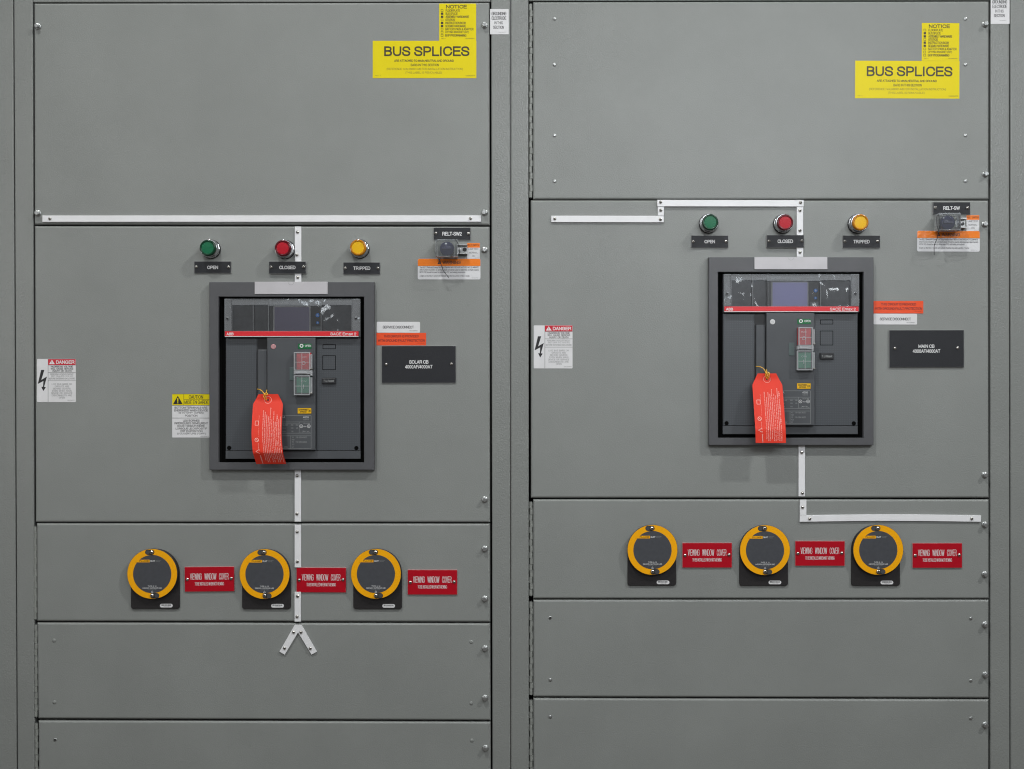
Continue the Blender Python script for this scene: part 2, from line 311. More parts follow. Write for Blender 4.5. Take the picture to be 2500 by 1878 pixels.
class MB:
    def __init__(s): s.v = []; s.f = []; s.m = []; s.mats = []; s.smooth = []
    def mi(s, m):
        if m not in s.mats: s.mats.append(m)
        return s.mats.index(m)
    def add(s, vs, fs, m, sm=False):
        b = len(s.v); s.v += vs; k = s.mi(m)
        for f in fs: s.f.append([b + i for i in f]); s.m.append(k); s.smooth.append(sm)
    def prism(s, poly, d0, d1, m, ch=0.0, side=None, back=False):
        # poly: outline (clockwise on screen or not), chamfer ch on the front edge
        n = len(poly); area = sum(poly[i][0] * poly[(i + 1) % n][1] - poly[(i + 1) % n][0] * poly[i][1] for i in range(n))
        if area > 0: poly = poly[::-1]          # y points down: keep one winding
        side = side or m
        def inset(k):
            r = []
            for i in range(n):
                a, b, c = Vector(poly[i - 1]), Vector(poly[i]), Vector(poly[(i + 1) % n])
                e1 = (b - a).normalized(); e2 = (c - b).normalized()
                n1 = Vector((e1.y, -e1.x)); n2 = Vector((e2.y, -e2.x)); bi = (n1 + n2)
                bi = bi / max(bi.length_squared / 2, .3)
                r.append(tuple(b - bi * (-k)))
            return r
        rings = [[(x, y, d0) for x, y in poly], [(x, y, d1 - ch) for x, y in poly]]
        if ch:
            for q in ((0.2, 0.4, 0.6, 0.8, 1.0) if ch > 3 else (0.5, 1.0)):
                a = q * pi / 2
                rings.append([(x, y, d1 - ch + ch * math.sin(a)) for x, y in inset(ch * (1 - math.cos(a)) * 1.0)])
        vs = [v for r in rings for v in r]; R = len(rings)
        fs = [[r * n + i, r * n + (i + 1) % n, (r + 1) * n + (i + 1) % n, (r + 1) * n + i] for r in range(R - 1) for i in range(n)]
        s.add(vs, fs, side)
        s.add([v for v in rings[-1]], [list(range(n))], m)
        if back: s.add([v for v in rings[0]], [list(range(n))[::-1]], side)
    def box(s, x0, y0, x1, y1, d0, d1, m, ch=0.0, side=None):
        s.prism([(x0, y0), (x1, y0), (x1, y1), (x0, y1)], d0, d1, m, ch, side)
    def rbox(s, x0, y0, x1, y1, r, d0, d1, m, ch=0.0, side=None, seg=5):
        s.prism(rr(x0, y0, x1, y1, r, seg), d0, d1, m, ch, side)
    def disc(s, cx, cy, r, d0, d1, m, ch=0.0, side=None, seg=40):
        s.prism([(cx + r * math.cos(2 * pi * i / seg), cy + r * math.sin(2 * pi * i / seg)) for i in range(seg)], d0, d1, m, ch, side)
    def sheet(s, poly, d, m):
        n = len(poly); area = sum(poly[i][0] * poly[(i + 1) % n][1] - poly[(i + 1) % n][0] * poly[i][1] for i in range(n))
        if area > 0: poly = poly[::-1]
        s.add([(x, y, d) for x, y in poly], [list(range(n))], m)
    def rect(s, x0, y0, x1, y1, d, m): s.sheet([(x0, y0), (x1, y0), (x1, y1), (x0, y1)], d, m)
    def line(s, x0, y0, x1, y1, w, d, m):
        a = Vector((x1 - x0, y1 - y0)).normalized() * w / 2; p = Vector((-a.y, a.x))
        s.sheet([(x0 + p.x, y0 + p.y), (x1 + p.x, y1 + p.y), (x1 - p.x, y1 - p.y), (x0 - p.x, y0 - p.y)], d, m)
    def outline(s, x0, y0, x1, y1, w, d, m):
        s.rect(x0, y0, x1, y0 + w, d, m); s.rect(x0, y1 - w, x1, y1, d, m); s.rect(x0, y0 + w, x0 + w, y1 - w, d, m); s.rect(x1 - w, y0 + w, x1, y1 - w, d, m)
    def ring(s, cx, cy, r0, r1, d, m, seg=48, a0=0, a1=2 * pi):
        vs = []; 
        for i in range(seg + 1):
            a = a0 + (a1 - a0) * i / seg
            vs += [(cx + r0 * math.cos(a), cy + r0 * math.sin(a), d), (cx + r1 * math.cos(a), cy + r1 * math.sin(a), d)]
        s.add(vs, [[2 * i, 2 * i + 2, 2 * i + 3, 2 * i + 1] for i in range(seg)], m)
    def frame(s, o, i, d0, d1, m, ch=1.0, din=None):          # rectangular ring
        din = d0 if din is None else din
        X0, Y0, X1, Y1 = o; x0, y0, x1, y1 = i
        def q(a, b, c, e_, d): return [(a, b, d), (c, b, d), (c, e_, d), (a, e_, d)]
        rings = [q(X0, Y0, X1, Y1, d0), q(X0, Y0, X1, Y1, d1 - ch), q(X0 + ch, Y0 + ch, X1 - ch, Y1 - ch, d1), q(x0 - ch * .6, y0 - ch * .6, x1 + ch * .6, y1 + ch * .6, d1), q(x0, y0, x1, y1, d1 - ch * .6), q(x0, y0, x1, y1, din)]
        vs = [v for r in rings for v in r]
        s.add(vs, [[r * 4 + k, (r + 1) * 4 + k, (r + 1) * 4 + (k + 1) % 4, r * 4 + (k + 1) % 4] for r in range(5) for k in range(4)], m)
    def lathe(s, cx, cy, prof, m, seg=40, sm=True, cap=True):
        vs = []
        for r, d in prof:
            for i in range(seg):
                a = 2 * pi * i / seg; vs.append((cx + r * math.cos(a), cy + r * math.sin(a), d))
        fs = [[r * seg + i, r * seg + (i + 1) % seg, (r + 1) * seg + (i + 1) % seg, (r + 1) * seg + i] for r in range(len(prof) - 1) for i in range(seg)]
        s.add(vs, [f[::-1] for f in fs], m, sm)
        if cap: s.add(vs[-seg:], [list(range(seg))[::-1]], m)
    def tube(s, pts, r, m, seg=8):
        pts = [Vector(p) for p in pts]; vs = []
        # smooth the path
        fine = []
        for i in range(len(pts) - 1):
            p0 = pts[max(i - 1, 0)]; p1 = pts[i]; p2 = pts[i + 1]; p3 = pts[min(i + 2, len(pts) - 1)]
            for k in range(6):
                t = k / 6
                fine.append(.5 * ((2 * p1) + (-p0 + p2) * t + (2 * p0 - 5 * p1 + 4 * p2 - p3) * t * t + (-p0 + 3 * p1 - 3 * p2 + p3) * t ** 3))
        fine.append(pts[-1]); n = len(fine)
        up = Vector((0.3, 0.2, 1)).normalized()
        for i, p in enumerate(fine):
            t = (fine[min(i + 1, n - 1)] - fine[max(i - 1, 0)]).normalized()
            a = t.cross(up); a = a.normalized() if a.length > 1e-4 else t.cross(Vector((1, 0, 0))).normalized()
            b = t.cross(a)
            for k in range(seg):
                q = 2 * pi * k / seg; w = p + (a * math.cos(q) + b * math.sin(q)) * r; vs.append(tuple(w))
        fs = [[i * seg + k, i * seg + (k + 1) % seg, (i + 1) * seg + (k + 1) % seg, (i + 1) * seg + k] for i in range(n - 1) for k in range(seg)]
        fs += [list(range(seg)), [(n - 1) * seg + k for k in range(seg)][::-1]]
        s.add(vs, fs, m, True)
    def text(s, t, x0, y0, x1, y1, d, m, bold=0.0, fn=None):
        for k, L, R in thick_strokes(t, x0, y0, x1, y1, bold):
            n = len(L); P_ = L + R
            V = [fn(p.x, p.y, .35 + .012 * k) for p in P_] if fn else [(p.x, p.y, d + .012 * k) for p in P_]
            s.add(V, [[i, n + i, n + i + 1, i + 1] for i in range(n - 1)], m)
    def build(s, name, parent=None, at=(0, 0, 0)):
        me = bpy.data.meshes.new(name)
        me.from_pydata([(x / 1000, -d / 1000, -y / 1000) for x, y, d in s.v], [], s.f); 
        for m in s.mats: me.materials.append(m)
        me.polygons.foreach_set('material_index', s.m); me.polygons.foreach_set('use_smooth', s.smooth); me.update()
        o = bpy.data.objects.new(name, me); C.objects.link(o)
        if parent: o.parent = parent
        o.location = (at[0] / 1000, -at[2] / 1000, -at[1] / 1000)
        return o
def rr(x0, y0, x1, y1, r, seg=5):
    pts = []
    for cx, cy, a in ((x1 - r, y0 + r, -pi / 2), (x1 - r, y1 - r, 0), (x0 + r, y1 - r, pi / 2), (x0 + r, y0 + r, pi)):
        for i in range(seg + 1):
            b = a + pi / 2 * i / seg; pts.append((cx + r * math.cos(b), cy + r * math.sin(b)))
    return pts
def tag(o, label, cat, group=None):
    o['label'] = label; o['category'] = cat
    if group: o['group'] = group
    return o
def thing(name, label, cat, px, py, depth=0.0, group=None, rot=0.0):
    o = bpy.data.objects.new(name, None); C.objects.link(o); o.empty_display_size = .02
    l = P(px, py, depth); o.location = (l.x, 0, l.z); o.rotation_euler = (0, math.radians(rot), 0)
    return tag(o, label, cat, group)
def place(o, px, py, depth=0.0, rot=0.0):
    l = P(px, py, depth); o.location = (l.x, 0, l.z); o.rotation_euler = (0, math.radians(rot), 0); return o
def dupe(o, parent, at):
    c = o.copy(); C.objects.link(c); c.parent = parent; c.location = (at[0] / 1000, -at[2] / 1000, -at[1] / 1000); return c
PROTO = {}
def proto(kind, parent, at, rot=0.0):        # shared small hardware: the first is built, the rest are copies
    if kind not in PROTO:
        b = MB()
        if kind == 'bolt':
            b.lathe(0, 0, [(7.9, 0), (7.9, 1.2), (7.2, 2.0), (5.4, 2.6)], zinc, 32)
            b.prism([(5.9 * math.cos(k * pi / 3 + .25), 5.9 * math.sin(k * pi / 3 + .25)) for k in range(6)], 2.2, 10.5, zinc, .9)
            b.disc(0, 0, 3.1, 10.4, 10.7, zinc)
        elif kind == 'rivet':
            b.lathe(0, 0, [(4.2, 0), (4.1, .9), (3.2, 1.7), (1.7, 1.9)], zinc, 24)
        elif kind == 'painted_rivet':
            b.lathe(0, 0, [(4.6, 0), (4.2, .8), (2.6, 1.5), (1.0, 1.7)], paint, 24)
        elif kind == 'screw_hole':
            b.lathe(0, 0, [(4.4, 0), (4.1, .5), (3.4, .7)], zinc, 24); b.disc(0, 0, 2.6, .5, .9, recess)
        elif kind == 'screw':
            b.lathe(0, 0, [(4.1, 0), (4.0, .9), (3.2, 2.1), (1.9, 2.7), (.6, 2.9)], steel, 24)
            b.box(-2.3, -.55, 2.3, .55, 2.2, 3.0, recess); b.box(-.55, -2.3, .55, 2.3, 2.2, 3.05, recess)
        elif kind == 'cover_screw':
            b.lathe(0, 0, [(5.1, 0), (5.0, 1.0), (4.0, 2.6), (2.6, 3.3)], steel, 28)
            b.prism([(2.3 * math.cos(k * pi / 3), 2.3 * math.sin(k * pi / 3)) for k in range(6)], 2.8, 3.5, recess)
        o = b.build(kind.replace('painted_', '').replace('cover_', ''), parent, at); PROTO[kind] = o
    else:
        o = dupe(PROTO[kind], parent, at)
    o.rotation_euler = (0, rot, 0)
    return o
def rscrew(parent, x, y, d, kind='screw'): return proto(kind, parent, (x, y, d), random.uniform(0, 1.5))

# ------------------------------------------------------------------ cabinets
def cabinet(label, x0, x1, group='grey steel cabinets side by side'):
    r = bpy.data.objects.new('switchgear_cabinet', None); C.objects.link(r); r.location = W((x0 + x1) / 2, 1900)
    r.empty_display_size = .05
    tag(r, label, 'cabinet', group); r_org = ((x0 + x1) / 2, 1900)
    return r, r_org
def post(parent, org, tl, tr, bl, br, d=-1.5, name='frame_post'):
    b = MB(); y0, y1 = -60, 1960
    cx, cy = (tl + tr) / 2, 939
    b.prism([(tl - cx, y0 - cy), (tr - cx, y0 - cy), (br - cx, y1 - cy), (bl - cx, y1 - cy)], -60, 0, post_paint, 3.2)
    return b.build(name, parent, (cx - org[0], cy - org[1], d))
def door(parent, org, TL, TR, BR, BL, d=0.0):
    cx = (TL[0] + TR[0]) / 2; cy = (TL[1] + BL[1]) / 2
    b = MB(); b.prism([(p[0] - cx, p[1] - cy) for p in (TL, TR, BR, BL)], -24, 0, paint, 5.0)
    o = b.build('door', parent, (cx - org[0], cy - org[1], d))
    for f in o.data.polygons: f.use_smooth = False
    return o, (cx, cy)
def hinge(parent, c, x, y0, y1):
    b = MB(); n = max(1, round((y1 - y0) / 15.3)); h = (y1 - y0) / n
    for i in range(n):
        a, e_ = y0 + i * h + .35, y0 + (i + 1) * h - .35; vs = []
        dx = .5 if i % 2 else -.5
        for (yy) in (a, e_):
            for k in range(13):
                q = -pi * .15 + pi * 1.3 * k / 12; vs.append((dx - 4.0 * math.cos(q), yy - y0, -4.0 + 4.0 * math.sin(q)))
        b.add(vs, [[k, k + 1, 13 + k + 1, 13 + k] for k in range(12)] + [list(range(13)), list(range(13, 26))[::-1]], hinge_m)
        if i % 2: b.box(3.2, a - y0, 6.2, e_ - y0, -22, -5, hinge_m)
    b.tube([(0, -1.5, -4), (0, (y1 - y0) / 2, -4), (0, y1 - y0 + 1.5, -4)], 2.2, zinc, 8)
    return b.build('hinge', parent, (x - c[0], y0 - c[1], -1))

# far left neighbour
r, g = cabinet('Grey cabinet sliver along the left edge of the photo, only its side post in view', -160, 32)
post(r, g, -160, 30.5, -160, 40, -2)
# left section
r, g = cabinet('Left full grey cabinet, plain upper door above a long white strip', 34, 1246)
b = MB(); b.box(34 - g[0], -90 - g[1], 1244 - g[0], 1960 - g[1], -90, -62, dark); b.build('inner_cabinet', r)
post(r, g, 32.6, 79.0, 42.1, 84.0); post(r, g, 1198.8, 1245.3, 1202.3, 1246.0)
b = MB(); b.prism([(80 - 600, -50), (1197 - 600, -50), (1197 - 600, 4.2), (80 - 600, 5)], -60, 0, post_paint, 1.5); b.build('header_rail', r, (600 - g[0], -g[1], -2))
A, ca = door(r, g, (82.6, 8), (1194.8, 6), (1195.6, 549.6), (83.6, 548.3))
B, cb = door(r, g, (83.8, 551.8), (1195.4, 553.2), (1196.4, 1275.8), (86.4, 1275.4))
Cc, cc = door(r, g, (88.8, 1278.0), (1196.4, 1279.0), (1196.8, 1518.9), (89.8, 1517.0))
Dd, cd = door(r, g, (90.0, 1520.6), (1196.8, 1522.4), (1197.8, 1759.2), (92.6, 1755.0))
E, ce = door(r, g, (93.0, 1760.0), (1197.8, 1763.2), (1198.6, 1960), (94.5, 1960))
hinge(Cc, cc, 84.8, 1286, 1513); hinge(Dd, cd, 86.6, 1526, 1751); hinge(E, ce, 87.6, 1767, 1950)
def bolts(o, c, pts, kind='bolt'):
    for x, y in pts:
        proto(kind, o, (x - c[0], y - c[1], 0), random.uniform(0, 1))
bolts(A, ca, [(93, 65), (93, 521), (1183, 62.5), (1183, 519.5)])
bolts(B, cb, [(1183, 610.5), (1183.5, 1219.5)])
bolts(Cc, cc, [(1183.5, 1340), (1183.5, 1462)])
bolts(Dd, cd, [(1184, 1583), (1184, 1704)]); bolts(Dd, cd, [(132, 1564), (1150.5, 1567.5), (133, 1714.5), (1150.5, 1717)], 'painted_rivet')
bolts(E, ce, [(1185.2, 1826)]); bolts(E, ce, [(134.5, 1806.5)], 'screw_hole'); bolts(E, ce, [(1152, 1808)], 'painted_rivet')
# right section
r, g = cabinet('Right of the two full grey cabinets, with the main breaker and hinged top door', 1247, 2466)
b = MB(); b.box(1250 - g[0], -90 - g[1], 2464 - g[0], 1960 - g[1], -90, -62, dark); b.build('inner_cabinet', r)
post(r, g, 1247.3, 1290.2, 1247.6, 1291.5); post(r, g, 2418.8, 2464.8, 2418.6, 2466.2)
b = MB(); b.prism([(1292 - 1850, -50), (2417 - 1850, -50), (2417 - 1850, .2), (1292 - 1850, 1.6)], -60, 0, post_paint, 1.2); b.build('header_rail', r, (1850 - g[0], -g[1], -2))
A, ca = door(r, g, (1301.2, 4.6), (2415, 2.8), (2414.6, 487), (1301.2, 486.8))
B, cb = door(r, g, (1295.6, 488.8), (2414.2, 489.2), (2415.0, 1215.8), (1296.2, 1216.0), -0.4)
Cc, cc = door(r, g, (1301.6, 1219.6), (2415, 1219.8), (2415, 1462.2), (1301.8, 1462.0))
Dd, cd = door(r, g, (1302.0, 1465.0), (2414.8, 1464.8), (2414.6, 1704.8), (1302.2, 1701.6))
E, ce = door(r, g, (1302.0, 1705.4), (2414.6, 1708.4), (2414.4, 1960), (1302.4, 1960))
hinge(A, ca, 1296, 9, 482); hinge(Cc, cc, 1296.6, 1226, 1455); hinge(Dd, cd, 1296.8, 1470, 1697); hinge(E, ce, 1296.8, 1710, 1950)
bolts(A, ca, [(2405, 60), (2405, 426)]); bolts(A, ca, [(x, y) for x in (1354, 2357) for y in (46, 158, 330.6, 442.3)], 'rivet')
bolts(B, cb, [(2404, 548), (2404, 1159.6)])
bolts(Cc, cc, [(2403.8, 1281), (2403.8, 1402.4)])
bolts(Dd, cd, [(2404.4, 1525), (2404.8, 1647.6)]); bolts(Dd, cd, [(1343.4, 1660), (2370, 1509.8), (2370, 1661.8)], 'rivet'); bolts(Dd, cd, [(1343.2, 1509)], 'screw_hole')
bolts(E, ce, [(2404.9, 1769.7)]); bolts(E, ce, [(1343.4, 1750), (2370, 1753.6)], 'rivet')
# far right neighbour
r, g = cabinet('Grey cabinet sliver along the right edge of the photo, only its side post in view', 2467, 2640)
post(r, g, 2466.9, 2640, 2468.2, 2640, -1)

# ------------------------------------------------------------------ white one-line strips
SG = 'white strips drawing the power line on the cabinet doors'
def strip(label, x0, y0, x1, y1, screws, d=4.2, skew=0.0, bow=0.0):
    cx, cy = (x0 + x1) / 2, (y0 + y1) / 2; hw, hh = (x1 - x0) / 2, (y1 - y0) / 2
    t = thing('marking_strip', label, 'strip', cx, cy, d, SG)
    b = MB()
    if bow:
        n = 16; top = [(-hw + 2 * hw * i / n, -hh - bow * math.sin(pi * i / n)) for i in range(n + 1)]
        bot = [(x, y + 2 * hh) for x, y in top][::-1]; b.prism(top + bot, 0.2, d, white, .5)
    else:
        b.prism([(-hw, -hh), (hw, -hh + skew), (hw, hh + skew), (-hw, hh)], 0.2, d, white, .5)
    b.build('bar', t)
    for x, y in screws: rscrew(t, x - cx, y - cy, d - .1)
    return t
strip('Longest white strip, level across the bottom of the plain upper left door', 104, 526.4, 1173.5, 542, [(122.4, 534), (1148, 533.5)], skew=-.4)
strip('White upright strip beside the left red pilot light, running down behind its nameplate', 719.6, 553.4, 735.4, 689.4, [(726.5, 567), (725, 622.5), (727, 677.5)])
strip('White upright strip under the left breaker, in the shadow of its flange at the top', 719.2, 1147.0, 734.8, 1273.8, [(725.7, 1161.7), (725, 1254.6)])
strip('White upright strip directly above the middle red sign of the left cabinet', 719.2, 1281.6, 734.8, 1385.6, [(725.6, 1298.6), (726, 1371)])
strip('Short white upright strip directly below the middle red sign of the left cabinet', 719.0, 1445.5, 734.4, 1518, [(726.5, 1455.6), (725.5, 1505.6)])
t = thing('marking_chevron', 'White upside-down V of strip, four screws, on the left cabinet', 'strip', 727.5, 1526, 4, SG)
b = MB(); b.prism([(x - 727.5, y - 1526) for x, y in ((719.3, 1526), (735.8, 1526), (773, 1591.5), (760.4, 1598.2), (727.7, 1544), (695, 1598.4), (682.4, 1590.8))], .2, 4.2, white)
b.build('bar', t)
for x, y in ((717, 1543.7), (735, 1543.7), (694.8, 1582.4), (757.6, 1583)): rscrew(t, x - 727.5, y - 1526, 4.1)
strip('White level strip at the upper left of the right breaker door, ending at a step', 1346, 526.8, 1620.4, 542.6, [(1354.5, 534), (1612, 536)], skew=.5)
strip('Shortest white upright piece making the step between two level strips, one screw', 1606, 504.6, 1621, 526.6, [(1613, 513.6)], d=4.0)
strip('White level strip above the right green pilot light, under the top right door', 1605, 488.2, 1962, 504, [(1613, 493.8), (1954, 495)], d=5.5, skew=.4)
strip('White upright strip beside the right red pilot light, running down behind its nameplate', 1945.2, 504.8, 1961, 627.4, [(1953, 514), (1953, 563), (1953, 616)])
strip('White upright strip under the right breaker', 1949.8, 1087.6, 1965.6, 1212, [(1957.4, 1105), (1959, 1204)])
strip('Short white upright strip at the top of the right viewing window door, one screw', 1953, 1220.4, 1969, 1258, [(1959.6, 1238.6)], d=4.0)
strip('Slightly bowed white level strip above the right viewing window covers', 1953, 1258.6, 2395, 1274.4, [(1977, 1266.6), (2372, 1266.4)], bow=2.2)

# ------------------------------------------------------------------ nameplates
def nameplate(label, x0, y0, x1, y1, lines, screws, kind='black', rot=0.0, group=None):
    cx, cy = (x0 + x1) / 2, (y0 + y1) / 2; d = 7.2 if kind == 'over' else 3.2
    t = thing('nameplate', label, 'nameplate', cx, cy, d, group, rot)
    face, edge, ik = (redlam, rededge, wink) if kind == 'red' else (lamic, lamedge, wink)
    b = MB(); b.box(x0 - cx, y0 - cy, x1 - cx, y1 - cy, .1, d, face, .45, edge); b.build('plate', t)
    b = MB()
    for (s, a, c, e_, f, bold) in lines: b.text(s, a - cx, c - cy, e_ - cx, f - cy, d + .12, ik, bold)
    b.build('lettering', t)
    for x, y in screws: rscrew(t, x - cx, y - cy, d)
    return t
NG = 'black engraved nameplates on the cabinet doors'
nameplate('Black OPEN nameplate under the green pilot light of the left cabinet', 474, 638.2, 564, 667.2, [('OPEN', 506, 649, 532.4, 657.2, .016)], [(479.4, 651.8), (557.8, 652.5)], group=NG)
nameplate('Black CLOSED nameplate under the left cabinet\'s red pilot light, over a white strip', 656.6, 638.4, 747, 668, [('CLOSED', 682, 649, 721.4, 657.4, .016)], [(662, 652.3), (740.8, 652)], 'over', group=NG)
nameplate('Black TRIPPED nameplate under the amber pilot light of the left cabinet', 838, 640.6, 928, 669.6, [('TRIPPED', 862.6, 651, 904, 659.4, .016)], [(843.2, 655), (922.4, 655)], group=NG)
nameplate('Black nameplate reading RELT-SW2 above the clear switch cover of the left cabinet', 1058.6, 555.6, 1149, 586, [('RELT-SW2', 1080, 566.4, 1127.4, 575.4, .016)], [(1064.2, 569.6), (1143.4, 571)], group=NG)
nameplate('Black OPEN nameplate under the green pilot light of the right cabinet', 1687.6, 575, 1778, 605, [('OPEN', 1720, 586, 1745.4, 594.2, .016)], [(1692.8, 590), (1772.4, 589.8)], group=NG)
nameplate('Black CLOSED nameplate under the right cabinet\'s red pilot light, over a white strip', 1872, 574, 1962.8, 604.4, [('CLOSED', 1898.4, 585, 1936, 593.6, .016)], [(1877.6, 588.8), (1957.4, 588.4)], 'over', group=NG)
nameplate('Black TRIPPED nameplate under the amber pilot light of the right cabinet', 2057.6, 575, 2148.8, 605.4, [('TRIPPED', 2083.6, 586, 2123, 594.4, .016)], [(2063, 589.6), (2142.6, 589.4)], group=NG)
nameplate('Black nameplate reading RELT-SW above the clear switch cover of the right cabinet', 2278, 493.6, 2368.8, 523.6, [('RELT-SW', 2303, 504, 2343.4, 512.6, .016)], [(2283.6, 507.4), (2362, 507.6)], group=NG)
nameplate('Large black SOLAR CB plate right of the left breaker', 932, 844.6, 1113, 935, [('SOLAR CB', 999, 879.6, 1046, 888.2, .018), ('4000AF/4000AT', 989, 891.4, 1056, 900, .018)], [(943, 889.7), (1102, 889)], rot=-.15, group=NG)
nameplate('Large black MAIN CB plate right of the right breaker', 2171, 806, 2353.4, 897, [('MAIN CB', 2242.4, 841.4, 2281.4, 849.6, .018), ('4000AF/4000AT', 2228.4, 853, 2295.6, 861.8, .018)], [(2185, 850.6), (2337.6, 850.2)], rot=-.1, group=NG)
RG = 'red viewing window cover signs'
def redsign(label, x0, y0, rot=0.0):
    nameplate(label, x0, y0, x0 + 121, y0 + 60.4, [('VIEWING    WINDOW    COVER', x0 + 13.4, y0 + 16, x0 + 107.2, y0 + 31.4, .020), ('TO BE INSTALLED WHEN NOT VIEWING', x0 + 24.6, y0 + 37.4, x0 + 96, y0 + 45.4, .002)],
              [(x0 + 6.6, y0 + 30.4), (x0 + 113.6, y0 + 29.2)], 'red', rot, RG)
redsign('Red VIEWING WINDOW COVER sign between the left and middle round covers, left cabinet', 450.8, 1384, -.5)
redsign('Red VIEWING WINDOW COVER sign between two pieces of white upright strip', 723.8, 1386.2, .2)
redsign('Red VIEWING WINDOW COVER sign nearest the bolted edge of the left cabinet', 995.2, 1391.6, .1)
redsign('Red VIEWING WINDOW COVER sign between the left and middle round covers, right cabinet', 1666, 1325.6, 0)
redsign('Red VIEWING WINDOW COVER sign between the middle and right round covers, right cabinet', 1941.4, 1321.2, .1)
redsign('Red VIEWING WINDOW COVER sign nearest the bolted edge of the right cabinet', 2228, 1326.2, -.1)

# ------------------------------------------------------------------ stickers
def sticker(name, label, cx, cy, b, group=None, rot=0.0, cat='sticker'):
    o = b.build(name); place(o, cx, cy, 0, rot); return tag(o, label, cat, group)
TD = .62
def notice(label, X, Y, k=1.0, rot=0):
    b = MB(); f = lambda x, y: ((x - 1117.2) * k, (y - 54.4) * k)
    x0, y0 = f(1072.2, 9); x1, y1 = f(1162.4, 100.2); b.box(x0, y0, x1, y1, .05, .4, yellow)
    def T(s, a, c, e_, h, m=bink, bo=.004):
        p = f(a, c - h / 2); q = f(e_, c + h / 2); b.text(s, *p, *q, TD, m, bo)
    T('NOTICE', 1089, 16.8, 1140, 8.8, bo=.018)
    rows = [('FLOOR PLATE', 1123), ('BUS SPLICE', 1117.6), ('ASSEMBLY HARDWARE', 1145.4), ('GTUTK20', 1111), ('INSTRUCTION BOOK', 1138), ('SEISMIC HARDWARE', 1138), ('BATTERY PACK & ADAPTER', 1156), ('LIFTING BRACKET (KIT)', 1145), ('EKIP PROGRAMMING', 1138.6)]
    for i, (s, xe) in enumerate(rows):
        yc = 26.2 + i * 7.57; T(s, 1088.2 - i * .15, yc, xe, 5.9)
        p = f(1076.4, yc - 2.8); q = f(1082.2, yc + 2.8)
        if i in (1, 2, 4, 5): b.rect(*p, *q, TD, bink)
        else: b.outline(*p, *q, .8, TD, bink)
    T('REV A', 1078, 94.4, 1088, 2.4, tink); T('1SDA0800AP3', 1136, 94.4, 1158, 2.4, tink)
    return sticker('sticker', label, X, Y, b, 'yellow removable notice stickers', rot)
def splices(label, X, Y, k=1.0, rot=0):
    b = MB(); f = lambda x, y: ((x - 1036.5) * k, (y - 145.6) * k)
    x0, y0 = f(910, 100); x1, y1 = f(1163, 191.2); b.box(x0, y0, x1, y1, .05, .42, yellow)
    for s, a, c, e_, h, m, bo in (('BUS SPLICES', 938, 113.4, 1146, 137.4, bink, .026), ('ARE ATTACHED TO MAIN,NEUTRAL AND GROUND', 962.6, 145.8, 1108, 152.2, bink, .016), ('BARS IN THIS SECTION', 1003, 156, 1071.4, 162, bink, .016),
                                  ('(REFERENCE 1VAL088301-MB FOR INSTALLATION INSTRUCTION)', 944, 166, 1130, 172.6, tink, -.004), ('(THIS LABEL IS REMOVABLE)', 990, 175, 1078.4, 181.2, tink, -.004), ('REV 1', 916, 183.6, 929, 186.4, tink, 0), ('10086545P3', 1136.6, 183.4, 1160, 186.6, tink, 0)):
        p = f(a, c); q = f(e_, h); b.text(s, *p, *q, TD, m, bo)
    return sticker('sticker', label, X, Y, b, 'yellow removable notice stickers', rot)
notice('Small yellow NOTICE checklist sticker at the top of the left cabinet', 1117.2, 54.4)
splices('Wide yellow BUS SPLICES sticker at the top of the left cabinet', 1036.5, 145.6)
notice('Small yellow NOTICE checklist sticker at the top of the right cabinet', 2296, 102.6, 1.012, .3)
splices('Wide yellow BUS SPLICES sticker at the top of the right cabinet', 2215, 194.8, 1.006, .25)
def ground(label, X, Y, x0, y0, x1, y1, dy):
    b = MB(); b.box(x0 - X, y0 - Y, x1 - X, y1 - Y, .05, .4, whitev); sx_ = x0 - 1196.4
    for s, a, c, e_, f in (('GROUNDING', 1200, 29, 1236, 37.2), ('ELECTRODE', 1200.4, 40, 1236, 48.2), ('IN THIS', 1207, 52, 1227.6, 59.2), ('SECTION', 1204, 62.8, 1230, 70.2)):
        b.text(s, a + sx_ - X, c + dy - Y, e_ + sx_ - X, f + dy - Y, TD, ink, .006)
    b.text('1SXD0824P3', 1217 + sx_ - X, 77.8 + dy - Y, 1234 + sx_ - X, 79.4 + dy - Y, TD, smink)
    o = sticker('sticker', label, X, Y, b, 'white grounding stickers on the posts'); o.location.y = 0.0015
ground('White GROUNDING ELECTRODE sticker on the post between the two cabinets', 1219, 52.5, 1196.4, 22, 1242, 83.6, 0)
ground('White GROUNDING ELECTRODE sticker cut by the top edge of the photo, on the right post', 2442, 27, 2419.4, -6, 2465.2, 58.2, -28.6)
def service(label, X, Y):
    b = MB(); b.rbox(-53, -13.2, 53, 13.2, 2.5, .05, .45, whitev)
    b.text('SERVICE DISCONNECT', -38, -3.6, 38, 3.0, TD + .05, ink, .010); b.text('1SXU012345P0001', 27, 7.6, 47, 9.6, TD + .05, ink)
    sticker('sticker', label, X, Y, b, 'white service disconnect stickers', .15)
service('White SERVICE DISCONNECT sticker on top of a red-orange sticker, left cabinet', 972.5, 799.2)
service('White SERVICE DISCONNECT sticker below a red-orange sticker, right cabinet', 2185.8, 779.4)
def fault(label, X, Y):
    b = MB(); b.box(-60.6, -15.2, 60.6, 15.2, .05, .35, redor)
    b.text('THIS CIRCUIT IS PROVIDED', -42.6, -10, 42.8, -4.2, TD, darkred_ink, .010); b.text('WITH GROUND FAULT PROTECTION', -56.6, .4, 57.4, 6.4, TD, darkred_ink, .010)
    b.text('1SXU3246P1', 39, 9.2, 58, 11, TD, darkred_ink)
    sticker('sticker', label, X, Y, b, 'red-orange ground fault stickers')
